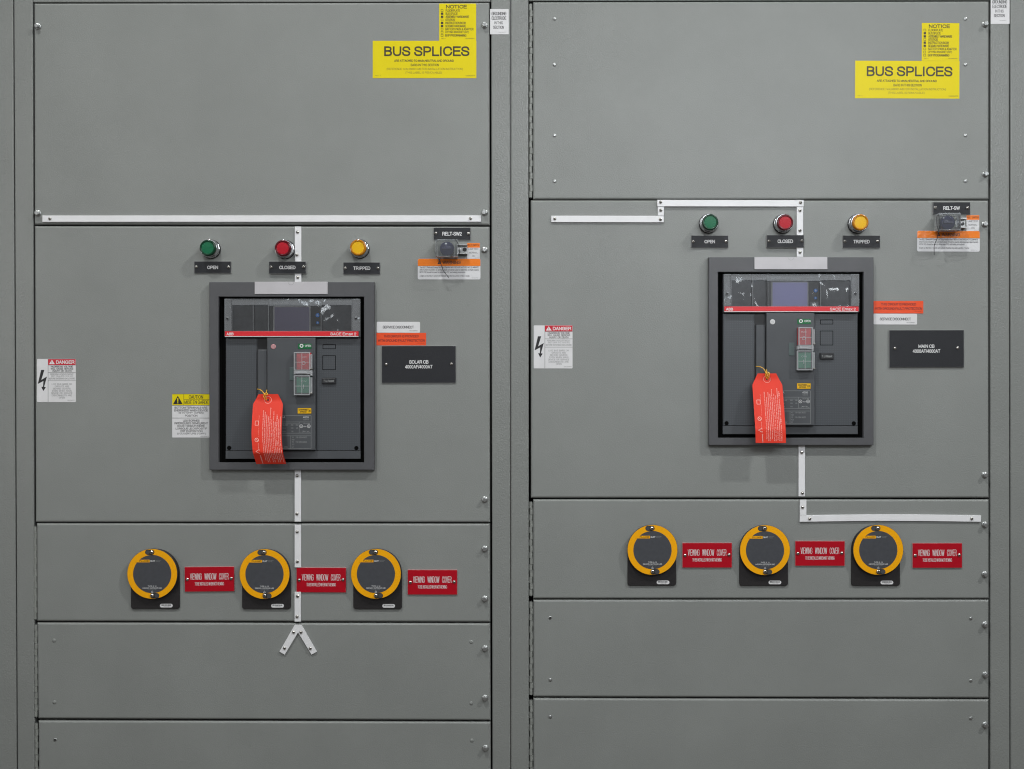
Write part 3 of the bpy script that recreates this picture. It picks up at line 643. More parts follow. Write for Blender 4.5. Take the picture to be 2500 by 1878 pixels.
fault('Red-orange ground fault sticker touching the top of the SOLAR CB plate', 979.6, 828.2)
fault('Red-orange ground fault sticker above a white service disconnect sticker, right cabinet', 2193.4, 750.2)
def danger(label, X, Y, rot=0):
    b = MB(); f = lambda x, y: (x - 137.8, y - 929.2)
    b.rbox(-47.4, -52.6, 47.4, 52.6, 2, .05, .4, whitev)
    p = f(117.6, 877); q = f(184.8, 891.4); b.rect(*p, *q, .5, redv)
    p = f(117.2, 877); q = f(118, 981.4); b.rect(*p, *q, .55, ink)
    for y in (891.6, 909.6, 929.8): p = f(118, y - .35); q = f(185, y + .35); b.rect(*p, *q, .55, ink)
    b.sheet([f(120, 889.2), f(127, 878.8), f(134, 889.2)], TD, wink); b.rect(*f(126.4, 882), *f(127.6, 886.4), TD + .1, redv); b.rect(*f(126.4, 887.2), *f(127.6, 888.2), TD + .1, redv)
    def T(s, x0, x1, yc, h, m=ink, bo=.0): b.text(s, *f(x0, yc - h / 2), *f(x1, yc + h / 2), TD, m, bo)
    T('DANGER', 137, 182, 884.4, 8.4, wink, .03)
    T('HAZARDOUS  VOLTAGE', 124.6, 178, 895.2, 4.4, ink, .018); T('WILL  CAUSE  SERIOUS', 124, 179, 900.6, 4.4, ink, .018); T('INJURY  OR  DEATH', 128.6, 175, 905.9, 4.4, ink, .018)
    T('PERFORM LOCKOUT/TAGOUT', 123, 179.6, 914, 4, smink); T('(REF. OSHA STD. 1910.147)', 125, 178, 919, 4.2, smink); T('BEFORE ENTERING ENCLOSURE', 119.8, 183, 924.5, 4, smink)
    for i, (s, a, c) in enumerate((('LIVE  BUS  BARS  OR', 126.6, 176), ('CIRCUITS  ARE', 134, 169), ('BEHIND  COVERS', 130.4, 172.4), ('EVEN  WHEN  MAIN', 128, 174.6), ('DEVICE  OR  SERVICE', 125.4, 177), ('DISCONNECTS  ARE', 127, 175.6), ('OPEN', 144.4, 158.4))):
        T(s, a, c, 938.1 + i * 5.5, 4, smink)
    T('1SXU00452P1', 164, 183, 977.4, 2.2, smink)
    z = lambda x, y: f(60 + x * .226, 840 + y * .226)
    b.sheet([z(*q_) for q_ in ((180, 280), (215, 280), (182, 388), (243, 352), (212, 463), (231, 467), (204, 510), (182, 463), (200, 463), (205, 400), (144, 432))], TD, ink)
    sticker('sticker', label, X, Y, b, 'white danger stickers with a lightning arrow', rot)
danger('White and red DANGER sticker with lightning arrow, left cabinet', 137.8, 929.2)
danger('White and red DANGER sticker with lightning arrow, right cabinet', 1350.5, 847.2)
b = MB(); f = lambda x, y: (x - 466.2, y - 1015.2)
b.rbox(-45.8, -53.2, 45.8, 53.2, 1.5, .05, .4, whitev); b.rect(*f(420.6, 962.2), *f(511.8, 990), .5, yellow)
for a in ((420.4, 962, 512, 962.8), (420.4, 989.4, 512, 990.4), (448.8, 975, 512, 975.8), (448.4, 962, 449.2, 990), (420.4, 1020.4, 512, 1021.4)): b.rect(*f(*a[:2]), *f(*a[2:]), .57, ink)
b.sheet([f(422.4, 987), f(434.2, 966.2), f(446.2, 987)], TD, ink); b.rect(*f(432.9, 972), *f(435.5, 981), TD + .1, yellow); b.rect(*f(433.0, 982.6), *f(435.4, 985), TD + .1, yellow)
b.text('CAUTION', *f(461, 965), *f(496, 973.8), TD, ink, .006); b.text('MISE EN GARDE', *f(450.6, 977.8), *f(509.4, 986.6), TD, ink, .012)
for s, a, c, y in (('BOTTOM TERMINALS ARE', 426.4, 506.4, 995.5), ('ENERGIZED WHEN DEVICE', 425, 507.6, 1002.2), ('IS IN "OFF"  (OPEN)', 436.6, 497.4, 1008.6), ('POSITION', 452, 482, 1015.1), ('LES BORNES', 447, 487.4, 1027.1), ('INFÉRIEURES DEMEURENT', 426, 508, 1033.5), ('SOUS TENSION MÊME', 433, 500, 1039.8), ('LORSQUE LE DISPOSITIF', 429, 505.6, 1046.6), ('EST EN POSITION', 441, 494.4, 1053), ('D\'OUVERTURE ("OFF")', 433, 503, 1059.4)):
    hh = 3.1 if ('É' in s or 'Ê' in s) else 2.5
    b.text(s, *f(a, y - hh - (.6 if hh > 3 else 0)), *f(c, y + 2.5), TD, ink, .012)
b.text('1SXU3344P3', *f(489, 1064.6), *f(510, 1066.8), TD, ink)
sticker('sticker', 'Bilingual yellow and white CAUTION sticker against the left breaker flange', 466.2, 1015.2, b)
def warning(label, X, Y, rot=0):
    b = MB(); f = lambda x, y: (x - 2315.5, y - 589.2)
    b.rbox(-76.5, -25.3, 76.5, 25.3, 4, .05, .4, orwhite)
    b.sheet([(x, y) for x, y in rr(-76.3, -25.1, 76.3, 0, 4) if y < -15 and x > 0] + [(76.3, -7.6), (-76.3, -7.6)] + [(x, y) for x, y in rr(-76.3, -25.1, 76.3, 0, 4) if y < -15 and x < 0], .5, orangev)
    b.rect(-76.4, -7.8, 76.4, -7.2, .56, ink)
    b.text('WARNING', *f(2299, 569), *f(2343.4, 577), TD, ink, .012)
    b.sheet([f(2287, 577), f(2291.4, 568.6), f(2296, 577)], TD, ink); b.rect(*f(2291.1, 571.6), *f(2291.9, 575), TD + .1, orangev)
    for s, a, c, y in (('The RELT (Reduced Energy Let-Thru) Function MAY REDUCE but DOES NOT ELIMINATE', 2243.6, 2387.6, 585.6), ('ARC FLASH HAZARD. An arc flash study should be used to determine arc flash hazard.', 2243.6, 2388, 591.6), ('NFPA 70E should be used to determine PPE and safety procedures.', 2243.6, 2355.4, 597.4), ('A light on the RELT switch will indicate that the trip unit is in RELT mode.', 2243.6, 2366, 606.4)):
        b.text(s, *f(a, y - 2.6), *f(c, y + 2.4), TD, ink, .012)
    b.text('1SXU0017P01', *f(2370, 610), *f(2386, 611.6), TD, ink)
    sticker('sticker', label, X, Y, b, 'orange and white warning stickers', rot)
warning('Rippled orange and white WARNING sticker under the left cabinet switch', 1096.5, 657.2)
warning('Orange and white WARNING sticker under the right cabinet switch', 2315.5, 589.2, .2)
def swlabel(label, X, Y):
    b = MB(); b.box(-15.6, -19.4, 15.6, 19.4, .05, .5, orwhite); b.rect(-15.4, -19.2, 15.4, -8, .58, orangev)
    b.text('RELT SWITCH', -14, -16.4, 14, -11.4, .7, darkred_ink, .012)
    for s, w, y in (('LAMP TEST', 12.4, -4.6), ('NORMAL', 10.6, 4.2), ('ON', 3.8, 12.4)): b.text(s, -w, y - 2.1, w, y + 2.1, .7, ink)
    b.text('1SXU010P', 3, 16.4, 13, 17.8, .7, ink)
    sticker('sticker', label, X, Y, b, 'small switch position stickers')
swlabel('Small orange and white switch position sticker by the left cabinet switch', 1156, 613)
swlabel('Small orange and white switch position sticker by the right cabinet switch', 2375, 545)

# ------------------------------------------------------------------ pilot lights
def pilot(label, px, py, m1, m2, tilt=0):
    t = thing('pilot_light', label, 'indicator light', px, py, 34, 'round pilot lights above the breakers')
    b = MB()
    b.lathe(0, 0, [(23.6, 0), (23.6, 2.0), (23, 3.2), (22, 3.2)], blackp, 48, cap=False)
    b.prism([(22.8 * math.cos(k * pi / 6), 22.8 * math.sin(k * pi / 6)) for k in range(12)], 3, 9, chrome, 1.2)
    b.lathe(0, 0, [(21.2, 9), (21.2, 17), (20.2, 18.2), (20.2, 19.6), (21.0, 20.4), (21.0, 26.4), (20.4, 27.4), (19.5, 27.0)], chrome, 48, cap=False)
    b.build('bezel', t)
    b = MB(); b.lathe(0, 0, [(19.4, 24), (19.4, 32.2), (18.4, 34.0), (15.6, 34.6), (14.6, 33.0)], m1, 48, cap=False)
    n = 12
    for k in range(n):                                   # faceted core
        a0, a1, am = 2 * pi * k / n, 2 * pi * (k + 1) / n, 2 * pi * (k + .5) / n
        p = lambda r_, a, d: (r_ * math.cos(a), r_ * math.sin(a), d)
        b.add([p(0, 0, 33.5), p(14.65, a0, 33.0), p(14.65, am, 33.25), p(14.65, a1, 33.0)], [[0, 2, 1], [0, 3, 2]], m2)
    b.build('lens', t)
    return t
pilot('Green pilot light over the OPEN nameplate of the left cabinet', 506.6, 605, glens, glens2)
pilot('Red pilot light over the CLOSED nameplate of the left cabinet', 690, 605.6, rlens, rlens2)
pilot('Amber pilot light over the TRIPPED nameplate of the left cabinet', 873.8, 604.4, ylens, ylens2)
pilot('Green pilot light over the OPEN nameplate of the right cabinet', 1734.4, 542.2, glens, glens2)
pilot('Red pilot light over the CLOSED nameplate of the right cabinet', 1917.4, 542.8, rlens, rlens2)
pilot('Amber pilot light over the TRIPPED nameplate of the right cabinet', 2101.4, 542.6, ylens, ylens2)

# ------------------------------------------------------------------ covered switches
def switch(label, px, py, flip):
    t = thing('covered_switch', label, 'switch', px, py, 40, 'switches under clear plastic boxes')
    b = MB()   # knob
    b.lathe(0, 0, [(17.6, 0), (17.6, 4), (17.2, 6)], knobm, 40, cap=False)
    b.lathe(0, 0, [(17.2, 4), (17.2, 24), (16.2, 26), (0.5, 26.4)], knobm, 40)
    b.box(-12, -2.8, 12, 2.8, 26, 30, knobm, 1.0)
    b.build('knob', t)
    w, h = 26.5, 20.5; b = MB()
    b.rbox(-w, -h, w, h, 3, 36, 38, clearbox, .6, clearboxside)
    for (x0, y0, x1, y1) in ((-w, -h, w, -h + 1.2), (-w, h - 1.2, w, h), (-w, -h + 1.2, -w + 1.2, h - 1.2), (w - 1.2, -h + 1.2, w, h - 1.2)):
        b.box(x0, y0, x1, y1, 5, 36.2, clearboxside)
    b.box(w - 8, -h + 1, w - 7, h - 1, 34, 38.4, clearboxside); b.box(-w + 1, -h - .4, w - 1, -h + 1.4, 33, 38.6, clearboxside, .4); b.box(-w + 1, h - 1.4, w - 1, h + .4, 33, 38.6, clearboxside, .4)
    b.build('clear_box', t)
    b = MB()
    b.box(w - 2, -12, w + 22, -9.4, 0.5, 16, zinc); b.box(w - 2, 9.4, w + 22, 12, 0.5, 16, zinc); b.box(w - 2, -9.4, w + 22, 9.4, .5, 2.2, zinc)
    b.disc(w + 15, 0, 5, 2.2, 2.8, blackp); b.box(w - 3, -1.6, w + 8, 1.6, 20, 24, white)
    b.build('hasp_bracket', t)
    return t
switch('Clear plastic switch box over a dark blue knob, under the RELT-SW2 nameplate', 1090, 605.4, 0)
switch('Clear plastic switch box over a dark blue knob, under the RELT-SW nameplate', 2320, 541, 1)
def tie(label, px, py, paths):
    t = thing('cable_tie', label, 'cable tie', px, py, 40, 'black ties round the switch boxes')
    b = MB()
    for p in paths: b.tube(p, .75, blackwire, 6)
    b.lathe(paths[0][-1][0], paths[0][-1][1], [(2.2, 38), (2.2, 44)], blackwire, 10)
    return b.build('tie_strap', t)
tie('Thin black tie hanging from the left cabinet switch box, tail down over the sticker', 1090, 605.4,
    [[(-26, -20, 40), (-8, -25, 41), (14, -24, 41), (26, -14, 38), (31, 6, 30), (28, 14, 30), (10, 21, 40), (-12, 25, 42), (-17, 29, 42)],
     [(-27, 10, 40), (-24, 20, 42), (-17, 29, 42), (-12, 42, 36), (-8, 54, 28), (4, 70, 18)]])
tie('Thin black tie looped down the left side of the right cabinet switch box', 2320, 541,
    [[(-28, -16, 40), (-33, -10, 40), (-32, 10, 41), (-29, 24, 42)], [(-28, -16, 40), (-27, -8, 41), (-27, 10, 42), (-29, 24, 42)],
     [(20, 22, 39), (0, 24, 41), (-18, 23, 42), (-29, 24, 42)], [(-29, 24, 42), (-31, 40, 38), (-35, 56, 30), (-33, 68, 22), (-31, 78, 16)]])

# ------------------------------------------------------------------ breakers
def breaker(label, X, Y, right):
    t = thing('circuit_breaker', label, 'circuit breaker', X, Y, 16, 'large breakers set into the cabinet doors')
    f = lambda x, y: (x - 712, y - 918.3)
    def R(x0, y0, x1, y1): return (*f(x0, y0), *f(x1, y1))
    o = -1.5 if right else 1.2                     # the draw-out unit sits a little off centre in its opening
    b = MB(); b.frame(R(512, 690, 912.4, 1146.6), R(534.4, 725.6, 887.8, 1128.6), .2, 16, bezelm, 1.2, .2)
    b.build('flange', t)
    b = MB(); b.frame(R(534.5, 725.7, 887.7, 1128.5), R(541, 730, 882, 1126), .2, 3, gapm, .4, 1.0); b.rect(*R(534, 725, 888, 1129), 1.0, gapm); b.build('opening', t)  # shallow black sheet stands in for the shaded recess inside the flange
    b = MB(); b.box(*R(622.6, 689.6, 799.6, 719.4), 16, 18, white2, .5); x, y = f(711, 690.2)
    b.ring(x, y, 6.6, 7.4, 18.1, gink, 20, 0.05, pi - .05); b.build('blank_label', t)
    body = MB()                                          # unit body, local parts follow
    body.box(*R(549, 826, 877, 1099), 1.2, 8, facem, .6); body.box(*R(548.6, 1099.6, 877.4, 1120), 1.2, 9, facem, 1.0)
    body.box(*R(549, 731, 877, 825), 1.2, 6, modm)
    unit = body.build('breaker_front', t, (o, 0, 0))
    for x0, x1 in ((550.4, 624.2), (771.2, 876)):
        b = MB(); b.box(*R(x0, 827.5, x1, 1098.6), 8, 10.2, dotm, .5)
        if x0 > 700:
            for q in ((785, 841, 817, 852.6), (784.6, 868, 817, 903.6)): b.outline(*R(*q), 1.5, 10.35, gapm)
        b.build('dotted_panel', unit)
    for x, y in ((557.6, 1093), (867.2, 1093.4)):
        x, y = f(x, y); b = MB(); b.lathe(0, 0, [(5.2, 0), (5.0, .5), (4.6, .6)], gapm, 24); b.build('screw_hole', unit, (x, y, 10.2))
    b = MB(); b.box(*R(626, 826, 651, 1098), 8, 8.4, blackp); b.box(*R(628.4, 854, 650.4, 1097), 8.2, 15, facem, 1.6); b.build('charging_lever', unit)
    b = MB(); b.box(*R(652.4, 825, 769.4, 1098), 8, 21, facem, 1.4)
    # rating plate printed on the centre panel
    d = 21.15
    for q in ((646, 1014, 759.4, 1014.6), (646, 1094.2, 759.4, 1094.8), (758.8, 1014, 759.4, 1094.8), (688, 1029.4, 758.8, 1030), (688, 1034, 730, 1034.5), (688, 1056.6, 758.8, 1057.2), (688, 1063, 758.8, 1063.6), (730, 1030, 730.5, 1056.6), (709.4, 1063.6, 710, 1094.2)):
        b.rect(*R(*q), d, gink)
    for s, q, m in (('4000', (739.6, 1016, 753, 1020.6), wink), ('E4.2V-A', (672, 1016, 696, 1020.6), wink), ('400/415', (740, 1022.8, 753.6, 1025.6), gink), ('cULus Listed', (740, 1031.6, 756, 1034.6), gink), ('Ue  440', (690, 1035.6, 702, 1038.6), gink), ('600', (710, 1035.6, 716, 1038.6), gink), ('690', (722, 1035.6, 728, 1038.6), gink),
                    ('Icu', (690, 1043, 697, 1046), gink), ('100', (710, 1043, 716, 1046), gink), ('85', (723, 1043, 727.4, 1046), gink), ('Ics', (690, 1051, 697, 1054), gink), ('100', (710, 1051, 716, 1054), gink),
                    ('YO', (712.4, 1065.4, 717, 1068.6), gink), ('110-120V AC/DC', (721.6, 1065.2, 748.6, 1068.8), gink), ('YO2', (712.4, 1071, 718.4, 1074.4), gink), ('YC', (712.4, 1076.6, 717, 1080), gink), ('110-120V AC/DC', (721.6, 1076.6, 748.6, 1080.2), gink), ('YC2', (712.4, 1082.6, 718.4, 1086), gink), ('M', (712.4, 1088.6, 716, 1092), gink), ('250V', (694, 1088.6, 703, 1092), gink), ('Made in Italy', (738, 1051.2, 753, 1053), wink), ('File E116596', (733, 1053.6, 757, 1055.4), gink)):
        b.text(s, *R(*q), d, m)
    for x in (735, 753.4):
        x, y = f(x, 1040); b.ring(x, y, 3.3, 4.1, d, wink, 20); b.text('UL' if x < 30 else 'S', x - 1.8, y - 1.6, x + 1.8, y + 1.6, d, wink, .01)
    b.text('cULus', *R(740.6, 1039.4, 747.4, 1041.8), d, wink, .01)
    cp = b.build('centre_panel', unit)
    b = MB(); b.rbox(*R(727.4, 839.8, 760.2, 852.4), .8, 21, 21.7, greenm, .2, blackp); x, y = f(736, 845.2); b.ring(x, y, 2.5, 4.6, 22, wink, 24); b.text('OPEN', *R(744.4, 842.6, 759, 847.8), 22, wink, .004); b.build('open_indicator', cp)
    b = MB(); b.rbox(*R(726.4, 996, 759.8, 1009.4), .8, 21, 21.8, yelm, .2, blackp)
    b.text('CHARGED', *R(729, 998.4, 750.4, 1002), 22, ink, .03); b.text('SPRING', *R(732, 1003.6, 748, 1007), 22, ink, .03); b.text('OK', *R(751.4, 999.6, 759, 1006), 22, ink); b.build('spring_flag', cp)
    x, y = f(667.4, 847.2); b = MB(); b.lathe(0, 0, [(6.2, 0), (6, .6), (5.2, .9)], wink if right else badgem, 28)
    b.ring(0, 0, 3.8, 4.2, 1.0, gink, 24); b.rect(-3, -1.6, 3, -.8, 1.0, gink); b.rect(-3, .6, 3, 1.4, 1.0, gink); b.build('round_badge', cp, (x, y, 21))
    b = MB(); b.box(*R(707, 897.6, 720, 929), 21, 22.4, padm, .5); b.build('key_pad', cp)
    k = 5 if right else 0
    for (y0, y1, m, nm) in ((862, 903, btnr, 'O'), (921, 960, btng, 'I')):
        b = MB(); b.box(*R(724.4 + k * .6, y0, 759.6, y1), 21, 27, m, 1.5)
        b.text('PUSH' if nm == 'O' else 'ON', *R(736, y0 + 8, 748, y0 + 12), 27.2, wink); b.ring(*f(742, y0 + 25), 3.2, 4.4, 27.2, wink, 24) if nm == 'O' else b.rect(*R(741, y0 + 18, 742.4, y0 + 28), 27.2, wink)
        b.build('push_button', cp)
    for i, (y0, y1) in enumerate(((861, 905.4), (917, 964.6))):
        x0 = 719.8 + (k if i else k * 1.6); b = MB(); x1 = 758.6 if not right else 762
        b.box(*R(x0, y0, x1, y1), 33, 34.6, guardm, .4, guardedge)
        b.outline(*R(x0, y0, x1, y1), 2.0, 34.8, guardedge)
        xm, ym = (x0 + x1) / 2, (y0 + y1) / 2 + 2
        b.rect(*R(xm - .6, y0 + 3, xm + .6, y1 - 3), 34.9, guardedge); b.rect(*R(x0 + 3, ym - .6, xm - .8, ym + .6), 34.9, guardedge); b.rect(*R(xm + .8, ym - .6, x1 - 3, ym + .6), 34.9, guardedge)
        b.box(*R(x0, y0, x0 + 1, y1), 21, 33, guardedge); b.box(*R(x0 + 1.2, y0, x1, y0 + 1), 21, 33, guardedge); b.box(*R(x0 + 1.2, y1 - 1, x1, y1), 21, 33, guardedge)
        b.box(*R(x1 + 1, y0 + 5, x1 + 4.6, y1 - 3), 24, 35, guardedge, .8); b.box(*R(x1 + .4, y1 - 6, x1 + 6, y1 - 2.6), 24, 36, steel, .5)
        b.build('clear_guard', cp)
    b = MB(); b.box(*R(719.4 + k, 906.4, 763.6, 914.6), 21, 35, guardedge, 1.0); b.box(*R(759.6, 905, 763.8, 918), 21, 36.5, guardedge, 1.0); b.rbox(*R(724 + k, 908.4, 750.6, 912.4), 1.6, 35, 36.6, guardedge, .4); b.build('guard_bracket', cp)
    b = MB(); b.box(*R(784.6, 923.4, 817.2, 937), 10, 15.5, darkm, 1.0); b.box(*R(783.6, 922.4, 818.2, 938), 10, 10.8, blackp)
    b.text('T.U.Reset', *R(788, 927.6, 813.4, 933), 15.7, gink, .004); b.build('reset_button', unit)
    # upper part behind the clear cover
    b = MB()
    b.box(*R(566.4, 735, 618, 811), 6, 9, modm, .6); b.box(*R(619.4, 735, 653.4, 811), 6, 9, modm, .6); b.box(*R(785, 735, 857, 811), 6, 9.4, modm, 1.2)
    b.text('In 4000A 3P', *R(624, 740, 652, 743.2), 9.3, gink); b.text('Ekip Touch LSIG', *R(666, 739, 702, 743.4), 9.6, gink)
    b.box(*R(655, 735, 783.6, 811), 6, 9.2, facem, .5); b.build('trip_modules', unit)
    b = MB(); b.box(*R(656.6, 748, 782.4, 810), 9.2, 13, darkm, .8); b.box(*R(757, 752, 781, 796), 13, 13.6, blackp)
    b.box(*R(759, 798, 781.4, 810), 13, 14, facem, .4); b.rbox(*R(770, 801, 779, 805), .6, 14, 14.4, padm)
    mod = b.build('trip_unit', unit)
    b = MB(); b.box(*R(665.6, 748.6, 756.2, 810), 13, 13.8, lamedge, .3); b.box(*R(668.8, 751, 753.4, 809), 13.8, 14.4, screenl if right else screenm); b.build('screen', mod)
    for (x, y, r_) in ((773.4, 770.8, 4.8), (773.2, 788.8, 3.6)):
        x, y = f(x, y); b = MB(); b.lathe(0, 0, [(r_, 0), (r_ - .3, .8), (r_ - .8, 1.0)], bluem, 24); b.ring(0, 0, 1.0, 1.9, 1.2, wink, 16) if r_ > 4 else b.rect(-.5, -1.6, .5, 1.6, 1.2, wink); b.build('blue_key', mod, (x, y, 13.6))
    # clear cover
    b = MB(); b.rbox(*R(549, 731.4, 877.6, 824), 2.5, 20, 21.6, clearm, .6, clearedge)
    for q in ((549, 731.2, 566, 809.6), (858.6, 731.2, 877.4, 809.6)): b.box(*R(*q), 19.4, 22.4, clearedge, .8)
    b.outline(*R(567, 733.6, 858, 810), 1.0, 21.9, clearedge); b.rect(*R(618.2, 735, 619.4, 809.6), 21.9, clearedge); b.outline(*R(655.4, 746.6, 784, 811), 1.3, 22.0, clearedge)
    b.rect(*R(567, 733.6, 858, 746), 21.8, clearedge)
    for q in ((549, 731.4, 550.4, 823), (876.2, 731.4, 877.6, 823), (549, 731.2, 877.6, 732.6)): b.box(*R(*q), 8, 20, clearedge)
    cov = b.build('clear_cover', unit)
    b = MB(); b.box(*R(550.4, 810, 874 + (1.5 if right else 0), 821.6), 22, 22.8, bandm, .2); b.rect(*R(550.4, 821.8, 874, 823.2), 22.6, wink)
    b.text('ABB', *R(554.4, 813.2, 571.4, 819.8), 23, wink, .03); b.text('SACE Emax 2', *R(806, 813, 868.6, 819.8), 23, wink, .004); b.build('red_band', cov)
    for x, y in ((556.8, 778.8), (867.6, 778.8)):
        x, y = f(x, y); b = MB(); b.lathe(0, 0, [(4.6, 0), (4.4, .8), (3.0, 1.2)], clearedge, 20); b.lathe(0, 0, [(2.9, .8), (2.9, 1.6)], blackp, 16); b.build('cover_screw', cov, (x, y, 22.3))
    return t
breaker('Left draw-out breaker in a dark grey flange, pink round badge and darker screen', 712, 918.3, False)
breaker('Right draw-out breaker in a dark grey flange, white round badge and lighter lilac screen', 1931.5, 857.9, True)

# ------------------------------------------------------------------ red tags on yellow wires
def redtag(label, hx, hy, outline, ybot, prof, shear, lines, seal):
    # prof(t): distance from the doors along the hanging length, t = 0 at the hole
    t = thing('hanging_tag', label, 'tag', hx, hy, 34, 'red card tags wired to the breakers')
    def fn(x, y, e_=0.0):
        u = max(0.0, min(1.15, y / (ybot - hy)))
        return (x + shear(u), y - (0 if u < .85 else 0), prof(u) + e_)
    xs0, ys = outline
    b = MB(); n = 44; y0, y1 = ys[0], ybot - hy; vs = []; cols = 10
    for i in range(n + 1):
        y = y0 + (y1 - y0) * i / n
        cut = max(0.0, (ys[1] - y) / (ys[1] - ys[0]))
        l = xs0[0] + (xs0[2]) * cut; r_ = xs0[1] - (xs0[2]) * cut
        for k in range(cols + 1): vs.append(fn(l + (r_ - l) * k / cols, y))
    fs = []
    for i in range(n):
        for k in range(cols):
            a = i * (cols + 1) + k; c = [vs[a], vs[a + cols + 2]]; mx_ = (c[0][0] + c[1][0]) / 2; my_ = (c[0][1] + c[1][1]) / 2
            fs.append([a, a + cols + 1, a + cols + 2, a + 1])
    b.add(vs, fs, tagm, True)
    seg = 26
    b.add([fn(2.2 * math.cos(2 * pi * i / seg), 2.2 * math.sin(2 * pi * i / seg), .3) for i in range(seg)], [list(range(seg))[::-1]], recess)
    rv = []
    for i in range(seg + 1):
        a = 2 * pi * i / seg
        rv += [fn(8.0 * math.cos(a), 8.0 * math.sin(a), .3), fn(8.6 * math.cos(a), 8.6 * math.sin(a), .3)]
    b.add(rv, [[2 * i, 2 * i + 2, 2 * i + 3, 2 * i + 1] for i in range(seg)], tagink)
    # print runs upwards along the tag: text u axis maps to -y, v axis to x
    L = y1
    for (s, x, a, c, h, bo) in lines:
        b.text(s, 0, 0, c - a, h, 0, tagink, bo, lambda u_, v_, e_, x=x, c=c: fn(x + v_, c - u_, e_))
    ico = xs0[0] + 12
    for yy, kind in ((L * .62, 'no'), (L * .80, 'tri'), (L * .36, 'sq')):
        if kind == 'no':
            rv = []
            for i in range(seg + 1):
                a = 2 * pi * i / seg; rv += [fn(ico + 3.8 * math.cos(a), yy + 3.8 * math.sin(a), .35), fn(ico + 4.8 * math.cos(a), yy + 4.8 * math.sin(a), .35)]
            b.add(rv, [[2 * i, 2 * i + 2, 2 * i + 3, 2 * i + 1] for i in range(seg)], tagink); b.add([fn(ico - 3.2, yy - 2.6, .36), fn(ico - 2.6, yy - 3.2, .36), fn(ico + 3.2, yy + 2.6, .36), fn(ico + 2.6, yy + 3.2, .36)], [[0, 3, 2, 1]], tagink)
        else:
            pts = [(-4.5, 0), (4, -5), (4, 5)] if kind == 'tri' else [(-4, -5), (4, -5), (4, 5), (-4, 5)]
            for i in range(len(pts)):
                p, q = pts[i], pts[(i + 1) % len(pts)]; dv = Vector((q[0] - p[0], q[1] - p[1])).normalized() * .45; nn = (-dv.y, dv.x)
                b.add([fn(ico + p[0] + nn[0], yy + p[1] + nn[1], .36), fn(ico + q[0] + nn[0], yy + q[1] + nn[1], .36), fn(ico + q[0] - nn[0], yy + q[1] - nn[1], .36), fn(ico + p[0] - nn[0], yy + p[1] - nn[1], .36)], [[0, 1, 2, 3]], tagink)
    b.build('card', t)
    return t
WORDS = ['Remove this tag only after all safety instructions are followed', 'Before carrying out dielectric tests on auxiliary circuits, follow these procedures', 'In case of withdrawable version, put the circuit breaker in the disconnected position', 'Alternatively, in case of fixed version, disconnect, if present', 'every connections for auxiliary accessories related to the following', 'RC, GZ1, SA1, M, YO, YC, AUE1, AUE2, Trip Unit L3E, YU', 'Ekip Supply and all other cartridge modules, Ekip Com', 'Ekip Measurement Enabler / Measurement Enabler with voltage sockets', 'INSULATION TEST / DIELECTRIC TEST', 'Failure to comply may result in damage to the equipment']
def tlines(x0, n, L, seed, dx=5.1):
    rnd = random.Random(seed); r_ = [('! WARNING', x0 - 10.5, L * .86, L * .99, 2.6, .03), ('CAUTION read manual', x0 - 11, L * .67, L * .77, 1.4, 0), ('do not operate device', x0 - 9, L * .40, L * .57, 1.4, 0), ('live parts inside panel', x0 - 9.4, L * .24, L * .35, 1.4, 0)]
    for i in range(n):
        a = L * rnd.uniform(.12, .34) if i > 2 else L * rnd.uniform(.12, .3)
        c = L * .97 if i % 3 else L * rnd.uniform(.9, .97)
        r_.append((WORDS[i % len(WORDS)], x0 + i * dx * .82, a, c, 2.5, .022))
    return r_
Ll = 1131 - 976.6
redtag('Left red tag with close white print, its bottom end curling, yellow wire', 650.6, 976.6, ((-35.5, 36.5, 12.5), (-14, 10)), 1131,
       lambda u: 30 + 30 * math.sin(min(u, .82) / .82 * pi / 2) - (0 if u < .82 else 110 * (u - .82)), lambda u: 3 + 2.0 * u + 9 * max(0, u - .5) ** 1.3 * 2.0, tlines(-10, 11, Ll, 3), 0)
Lr = 1079 - 926
redtag('Right red tag with looser white print, hanging straight, yellow wire', 1873, 926, ((-36, 36.5, 14), (-14, 14)), 1079,
       lambda u: 30 + 36 * u - (0 if u < .8 else 40 * (u - .8)), lambda u: 0 + 4 * u, tlines(-10, 9, Lr, 11, 5.4), 0)
def wire(label, px, py, s):
    t = thing('tag_wire', label, 'wire', px, py, 30, 'yellow wires holding the red tags')
    b = MB()
    b.tube([(-25, -26 + s, 18), (-17, -25 + s, 26), (-9, -20 + s, 32), (-3, -13, 36), (0, -7, 38), (1, -1, 33)], 1.15, wirem)
    b.tube([(-1, -24, 22), (-1, -17, 30), (-5, -9, 37), (-2, -2, 36), (1, 0, 32)], 1.05, wirem)
    b.tube([(-5, -14, 36), (0, -12, 40), (4, -13, 38), (1, -17, 34), (-4, -15, 35)], 1.05, wirem, 8)
    if s: b.tube([(4, -16, 34), (3, -8, 38), (1, -1, 34)], 1.0, wirem)
    b.build('loop', t)
wire('Yellow wire holding the left red tag', 650.6, 976.6, 0)
wire('Yellow wire holding the right red tag', 1873, 926, -5)

